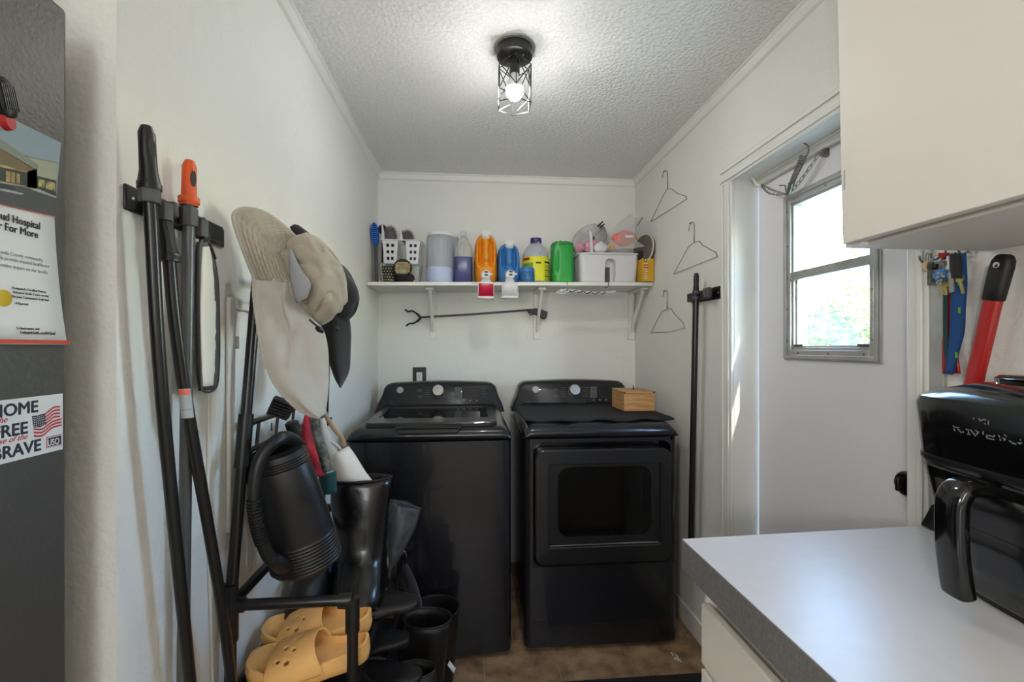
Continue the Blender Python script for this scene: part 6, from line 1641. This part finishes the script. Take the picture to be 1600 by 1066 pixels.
# blue flip-flop seen under the watering can, dark shoes behind
A = hp_([(500, 884, 1.42), (499, 895, 1.42)]); B = hp_([(516, 874, 1.42), (516, 892, 1.42)])
tag(build('blue_cloth', MB().grid(ruled(A, B, 6, 6, bulge=(0, -.01, 0))), 'blue_cloth', None, solid=.012), 'scrap of bright blue cloth showing under the watering can', 'cloth')
def low_shoe(label, x, Y, zb, yaw, hgt=.11, L=.14, hw=.05, m='rubber_matt', name='clog', cat='shoe'):
    t = thing(name, label, cat)
    S = [(0, 0, 0, hw, L, 2.6), (0, 0, .012, hw * 1.05, L * 1.02, 2.6), (0, .005, .035, hw * 1.02, L * .98, 2.4), (0, .03, hgt * .7, hw * .92, L * .76, 2.3), (0, .05, hgt, hw * .84, L * .58, 2.3)]
    mb = MB().loft(S, 40, True, False)
    for v in mb.v:
        if v.z > hgt * .9: v.z += .02 * (v.y - .05) / L * 1.4
    build('upper', mb, m, t, solid=.004, ang=70)
    build('sole', MB().loft([(0, 0, -.012, hw * 1.02, L * 1.0, 2.6), (0, 0, .002, hw * 1.08, L * 1.04, 2.6)], 36), 'rubber_matt', t)
    t.location = (x, Y, zb + .0125); t.rotation_euler = (0, 0, R(yaw)); return t
low_shoe('dark low shoe on the top shelf at the wall side behind the watering can', -.475, 1.39, zsh, 0)
boot('ankle_boot', 'black rubber boot with a swooping open top on the floor beside the bin', (-.185, 1.625, .002), -100, .34, .062, .085, 'rubber_matt')
boot('ankle_boot', 'black rubber boot nearest the camera on the floor at the bottom edge', (-.195, 1.375, .002), -95, .335, .038, .060, 'rubber_matt')
# small black bin with folded papers
bn = thing('waste_bin', 'small round black bin on the floor against the washing machine', 'bin', (-.150, 1.79, 0))
x, Y_ = -.150, 1.79
build('bin_body', MB().lathe([(.070, .002), (.072, .006), (.094, .285), (.098, .287), (.098, .295), (.092, .296), (.088, .285), (.066, .012), (.001, .010)], (x, Y_, 0), 44), 'rubber_matt', bn)
q = atY(664, 967, 1.74)
tag(build('paper_slip', MB().grid(ruled([q, q + Vector((.01, 0, -.06))], [q + Vector((.004, .01, 0)), q + Vector((.030, .01, -.05))], 4, 5)), 'paper', None, solid=.0008), 'white paper slip tucked in the black bin', 'paper')
q = atY(704, 1022, 1.70)
tag(build('paper_scrap', MB().grid(ruled([Vector((q.x - .012, 1.70, .13)), Vector((q.x + .012, 1.69, .105))], [Vector((q.x - .004, 1.71, .14)), Vector((q.x + .02, 1.70, .115))], 4, 5)), 'paper', None, solid=.0008), 'crumpled white paper corner low beside the black bin', 'paper')
# folded black umbrella leaning behind the boots
um = thing('umbrella', 'folded black umbrella leaning between the rain boot and the bin', 'umbrella', tuple(atY(650, 960, 1.78)))
P = [atY(628, 878, 1.66), atY(640, 912, 1.68), atY(652, 950, 1.70), atY(668, 1010, 1.72)]
build('canopy', MB().tube(spline(P, 6), [.010 + .014 * sin(pi * min(1, i / 16)) for i in range(19)], 12), 'black_cloth', um)
build('handle', MB().tube(spline([P[0], atY(624, 872, 1.655), atY(628, 862, 1.65), atY(634, 866, 1.65), atY(634, 880, 1.65)], 5), .0065, 10), 'rubber_black', um)

# ------------------------------------------------------------------ right wall by the counter: keys, leashes, red tool
XK = XR - .012
kh = thing('key_hook', 'hidden wall hook carrying the keys and leashes under the upper cabinet', 'hook', tuple(atX(1478, 388, XR)))
hk = atX(1478, 392, XR - .004)
build('hook_plate', MB().box(XR - .005, XR - .0005, hk.y - .055, hk.y + .052, 1.492, 1.512), 'trim_white', kh, bevel=.001)
for dy in (-.045, -.02, .01, .035): build('hook', MB().tube(spline([(XR - .005, hk.y + dy, 1.505), (XR - .018, hk.y + dy, 1.496), (XR - .026, hk.y + dy, 1.502), (XR - .028, hk.y + dy, 1.510)], 4), .002, 7), 'zinc', kh)
def KP(x, y, off=.02): return atX(1420 + x * .1032, 390 + y * .1032, XR - off)
def key(label, a, b_, m, off, grp='keys on the wall hook'):
    a = KP(*a, off); b_ = KP(*b_, off); d = (b_ - a).normalized(); t = thing('key', label, 'key', tuple(a), group=grp)
    L_ = (b_ - a).length
    build('key_blade', MB().bar(a + d * L_ * .35, b_, .0022, .0055, up=(0, 1, 0)), m, t)
    c_ = a + d * L_ * .2
    build('key_bow', MB().lathe([(.0001, -.001), (.0085, -.001), (.0085, .001), (.0001, .001)], (0, 0, 0), 16).xf(frame(c_, (0, 1, 0), (0, 0, 1))), m, t)
GRPL = 'thin metal key in the bunch hanging on the hook under the upper cabinet'
KL = ['thin silver key pointing down just left under the blue badge', 'thin brass key directly under the middle of the blue badge', 'longer brass key under the right edge of the blue badge', 'long silver key hanging below the narrow white tag', 'long silver key slanting to the right of the white tag', 'brass key slanting alone over the blue leash', 'short silver key at the far left beside the dark narrow fob']
for kl_, (a, b, m, o_) in zip(KL, ((((485, 545), (480, 685), 'key_silver', .02), ((515, 520), (515, 688), 'key_brass', .024), ((555, 470), (570, 690), 'key_brass', .028), ((600, 200), (640, 655), 'key_silver', .03), ((640, 330), (676, 640), 'key_silver', .034), ((755, 380), (825, 665), 'key_brass', .030), ((330, 380), (360, 545), 'key_silver', .018)))): key(kl_, a, b, m, o_)
tag(build('key_tag', MB().bar(KP(615, 95, .036), KP(622, 300, .036), .010, .003, up=(0, 1, 0)), 'paper', None, bevel=.001), 'narrow white key tag hanging below the red fob', 'key tag')
tag(build('leather_fob', MB().sphere(KP(270, 250, .022), .0105, 16, 10, sx=.35, sz=1.25), 'canvas_tan', None), 'small round tan leather fob, leftmost of the hanging keys', 'fob')
tag(build('leather_tab', MB().sphere(KP(325, 250, .026), .008, 14, 8, sx=.35, sz=1.3), 'camo', None), 'small olive round tab between the tan fob and the blue badge', 'fob')
tag(build('black_fob', MB().box(XR - .028, XR - .018, KP(390, 250).y - .008, KP(390, 250).y + .008, KP(390, 300).z, KP(390, 195).z), 'black_plastic', None, bevel=.003), 'small black car key fob above the blue badge', 'fob')
tag(build('dark_fob', MB().box(XR - .022, XR - .014, KP(315, 400).y - .0045, KP(315, 400).y + .0045, KP(315, 540).z, KP(315, 330).z), 'camo', None, bevel=.002), 'dark narrow fob hanging left of the blue badge', 'fob')
c = KP(482, 390, .034)
bd = thing('blue_badge', 'round blue badge with silver charms among the hanging keys', 'badge', tuple(c))
build('disc', MB().lathe([(.0001, -.0025), (.0125, -.0025), (.0125, .0025), (.0001, .0025)], (0, 0, 0), 24).xf(frame(c, (0, 1, 0), (0, 0, 1))), 'lid_blue', bd)
b = MB()
for (x, y) in ((455, 360), (505, 372), (452, 420), (530, 410), (490, 400), (495, 468)): b.sphere(KP(x, y, .038), .0032, 10, 6)
build('charm', b, 'key_silver', bd)['kind'] = 'stuff'
build('charm_ring', MB().tube([KP(450 + 24 * cos(q * pi / 8), 505 + 34 * sin(q * pi / 8), .036) for q in range(16)], .0016, 6, closed=True), 'key_silver', bd)
build('key_ring', MB().tube([KP(280 + 22 * cos(q * pi / 10), 110 + 62 * sin(q * pi / 10), .022) for q in range(20)], .0012, 6, closed=True), 'key_silver', bd)
build('split_ring', MB().tube([KP(430 + 70 * cos(q * pi / 10), 150 + 60 * sin(q * pi / 10), .026) for q in range(20)], .0012, 6, closed=True), 'key_silver', bd)
rf = MB().prism([KP(485, 50, .030), KP(640, 50, .030), KP(585, 120, .030), KP(560, 165, .030), KP(520, 120, .030), KP(485, 90, .030)], (-.008, 0, 0))
tag(build('red_fob', rf, 'red_plastic', None, bevel=.002), 'small red fob at the top of the hanging keys', 'fob')
def leash(name, label, L_, R_, m, bulge, sol=.003):
    o_ = build(name, MB().grid(ruled([KP(*q) for q in L_], [KP(*q) for q in R_], 8, 30, bulge=bulge)), m, None, solid=sol); tag(o_, label, 'leash'); return o_
bl_ = leash('blue_leash', 'wide blue woven leash with small green marks hanging from the wall hook', [(655, 60, .020), (665, 500, .022), (650, 900, .022), (640, 1300, .022), (610, 1600, .022), (575, 1880, .022)], [(870, 60, .016), (885, 500, .016), (865, 900, .018), (845, 1250, .018), (760, 1560, .020), (680, 1880, .02)], 'leash_blue', (-.006, 0, 0))
b = MB()
for (x, y) in ((765, 920), (720, 1600), (760, 500)): q = KP(x, y, .0285); b.box(q.x - .001, q.x + .001, q.y - .0018, q.y + .0018, q.z - .006, q.z + .006)
g_ = build('green_mark', b, 'label_green', bl_)
leash('red_leash', 'dark red strap hanging behind the blue leash, left of it', [(580, 480, .010), (585, 900, .010), (520, 1400, .010), (520, 1880, .010)], [(660, 480, .009), (660, 900, .009), (720, 1400, .008), (790, 1880, .008)], 'red_plastic', (-.002, 0, 0), .002)
leash('teal_leash', 'narrow dark teal strap, leftmost of the hanging straps', [(535, 650, .016), (535, 1100, .016), (545, 1500, .017), (600, 1880, .018)], [(590, 650, .016), (585, 1100, .016), (600, 1500, .017), (640, 1880, .018)], 'teal', (-.002, 0, 0), .002)
tag(build('black_pouch', MB().grid(ruled([KP(645, 70, .030), KP(650, 250, .032), (KP(690, 430, .032))], [KP(800, 80, .030), KP(815, 280, .032), KP(780, 430, .032)], 8, 10, bulge=(-.006, 0, 0))), 'black_cloth', None, solid=.004), 'black pouch hanging over the top of the blue leash', 'pouch')

# red tool with black grip
XT = XR - .03
t0, t1, t2 = atX(1571, 397, XT), atX(1552, 468, XT), atX(1521, 598, XT); d = (t2 - t1).normalized()
rp_ = thing('pipe_wrench', 'red tool with a black grip and hanging hole leaning on the wall, top end up', 'tool', tuple(t2))
t3 = atX(1488, 742, XT)
def flat_tube(path, ws, hs, p_=2.4, n=24):
    rs = []
    P = [Vector(q) for q in path]
    for i, q in enumerate(P):
        dd_ = (P[min(i + 1, len(P) - 1)] - P[max(i - 1, 0)]).normalized(); n_ = Vector((1, 0, 0)); s_ = dd_.cross(n_).normalized()
        rs.append([q + s_ * ws[i] * math.copysign(abs(cos(a)) ** (2 / p_), cos(a)) + n_ * hs[i] * math.copysign(abs(sin(a)) ** (2 / p_), sin(a)) for a in [2 * pi * k_ / n for k_ in range(n)]])
    return MB().rings(rs)
build('red_shaft', flat_tube([t1 - d * .01, t1.lerp(t3, .5), t3], [.0150, .0150, .0150], [.010, .010, .010]), 'red_paint', rp_)
L_ = (t1 - t0).length; d0 = (t1 - t0).normalized()
build('black_grip', flat_tube([t0, t0 + d0 * L_ * .04, t0 + d0 * L_ * .14, t0 + d0 * L_ * .3, t0 + d0 * L_ * .7, t1, t1 + d * .002], [.006, .0125, .0170, .0182, .0175, .0172, .0165], [.007, .010, .012, .0125, .0125, .012, .011]), 'rubber_matt', rp_)
q = t0 + d0 * .020
for s_ in (1,): build('hanging_hole', MB().lathe([(.0001, 0), (.005, 0), (.0055, .0012), (.0045, .0015)], (0, 0, 0), 18, cap1=False).xf(frame(q + Vector((-.0122, 0, 0)), (0, -1, 0), (0, 0, 1))), 'wall_smooth', rp_)
# dark wedge behind the fryer
p_ = atX(1448, 820, XR - .02)
tag(build('dark_wedge', MB().prism([(XR - .004, p_.y - .055, ZC + .003), (XR - .004, p_.y + .012, ZC + .003), (XR - .004, p_.y - .012, ZC + .055), (XR - .004, p_.y - .055, ZC + .085)], (-.02, 0, 0)), 'rubber_matt', None, bevel=.003), 'dark wedge-shaped piece standing behind the air fryer by the casing', 'dustpan')

# ------------------------------------------------------------------ door closer chain and spring
def CP(x, y, X): return atX(1160 + x * 160 / 1421, 200 + y * 120 / 1066, X)
dc_ = thing('door_chain', 'metal storm chain with a coil spring hanging in the top of the doorway', 'door chain', tuple(CP(850, 230, 1.036)))
a_ = CP(840, 380, 1.045); c_ = CP(670, 800, 1.058); ax = (c_ - a_); Lx = ax.length; axn = ax.normalized(); u = axn.cross(Vector((0, 1, 0))).normalized(); v = axn.cross(u)
N = 15 * 14
build('coil_spring', MB().tube([a_ + axn * Lx * i / N + (u * cos(2 * pi * i / 14) + v * sin(2 * pi * i / 14)) * .0078 for i in range(N + 1)], .0014, 6), 'wire_steel', dc_)
build('spring_rod', MB().tube(spline([CP(760, 215, 1.03), CP(830, 205, 1.036), CP(915, 265, 1.04), CP(880, 420, 1.046), CP(640, 880, 1.06), CP(600, 850, 1.06), CP(590, 800, 1.06), CP(515, 800, 1.058)], 5), .0022, 8), 'zinc', dc_)
build('spring_cap', MB().tube([CP(680, 770, 1.057), CP(640, 920, 1.061)], [.010, .008], 14), 'zinc', dc_)
build('plate', MB().box(0, .001, -.012, .012, -.004, .004).xf(Matrix.Translation(CP(760, 212, 1.03) + Vector((0, 0, .0)))), 'zinc', dc_)
def chain(path, n, r, L_, parent):
    P = resample(spline(path), n + 1); b_ = MB()
    for i in range(n):
        a, c = P[i], P[i + 1]; m_ = (a + c) / 2; d = (c - a).normalized(); s_ = d.cross(Vector((0, 0, 1)) if i % 2 else Vector((1, .3, 0))).normalized()
        hl = (c - a).length * .66; w_ = hl * .42
        b_.tube([m_ + d * hl * cos(q * pi / 6) * (1 if abs(cos(q * pi / 6)) > .5 else .9) + s_ * w_ * sin(q * pi / 6) for q in range(12)], r, 6, closed=True)
    build('chain', b_, 'zinc', parent)['kind'] = 'stuff'
chain([CP(1065, 360, DX - .012), CP(900, 600, DX - .025), CP(760, 790, DX - .030), CP(650, 900, 1.07)], 8, .0012, 0, dc_)
chain([CP(265, 800, DX - .04), CP(360, 900, 1.06), CP(480, 925, 1.06), CP(620, 920, 1.065)], 15, .0011, 0, dc_)
chain([CP(265, 790, DX - .05), CP(390, 850, 1.055), CP(520, 900, 1.055), CP(640, 930, 1.06)], 15, .0011, 0, dc_)
b = MB().box(DX - .014, DX - .0005, CP(1175, 330, DX).y - .010, CP(1175, 330, DX).y + .006, CP(1175, 400, DX).z, CP(1175, 260, DX).z)
b.bar(CP(1075, 370, DX - .010), CP(1150, 330, DX - .010), .003, .012)
build('door_bracket', b, 'zinc', dc_, bevel=.001)
build('jamb_hook', MB().tube([CP(120, 670, 1.045), CP(190, 770, 1.05), CP(250, 810, 1.055)], [.005, .0045, .004], 8), 'trim_white', dc_, label='white painted jamb hook')

# ------------------------------------------------------------------ floor mat and specks
b = MB().box(.33, .97, 1.12, 1.745, .002, .010); fm = build('floor_mat', b, 'mat_fabric', None, bevel=.002); tag(fm, 'dark grey mat on the tiles in front of the dryer', 'mat')
q = atZ(1058, 1030, .003); b = MB(); rnd = random.Random(2)
for i in range(40): p_ = q + Vector((rnd.gauss(0, .006), rnd.gauss(0, .016), .0012)); b.sphere(p_, rnd.uniform(.0008, .003), 6, 4)
fl2 = build('lint', b, 'white_cap', None); fl2['kind'] = 'stuff'; tag(fl2, 'white lint fluff on the floor in front of the dryer corner', 'lint')
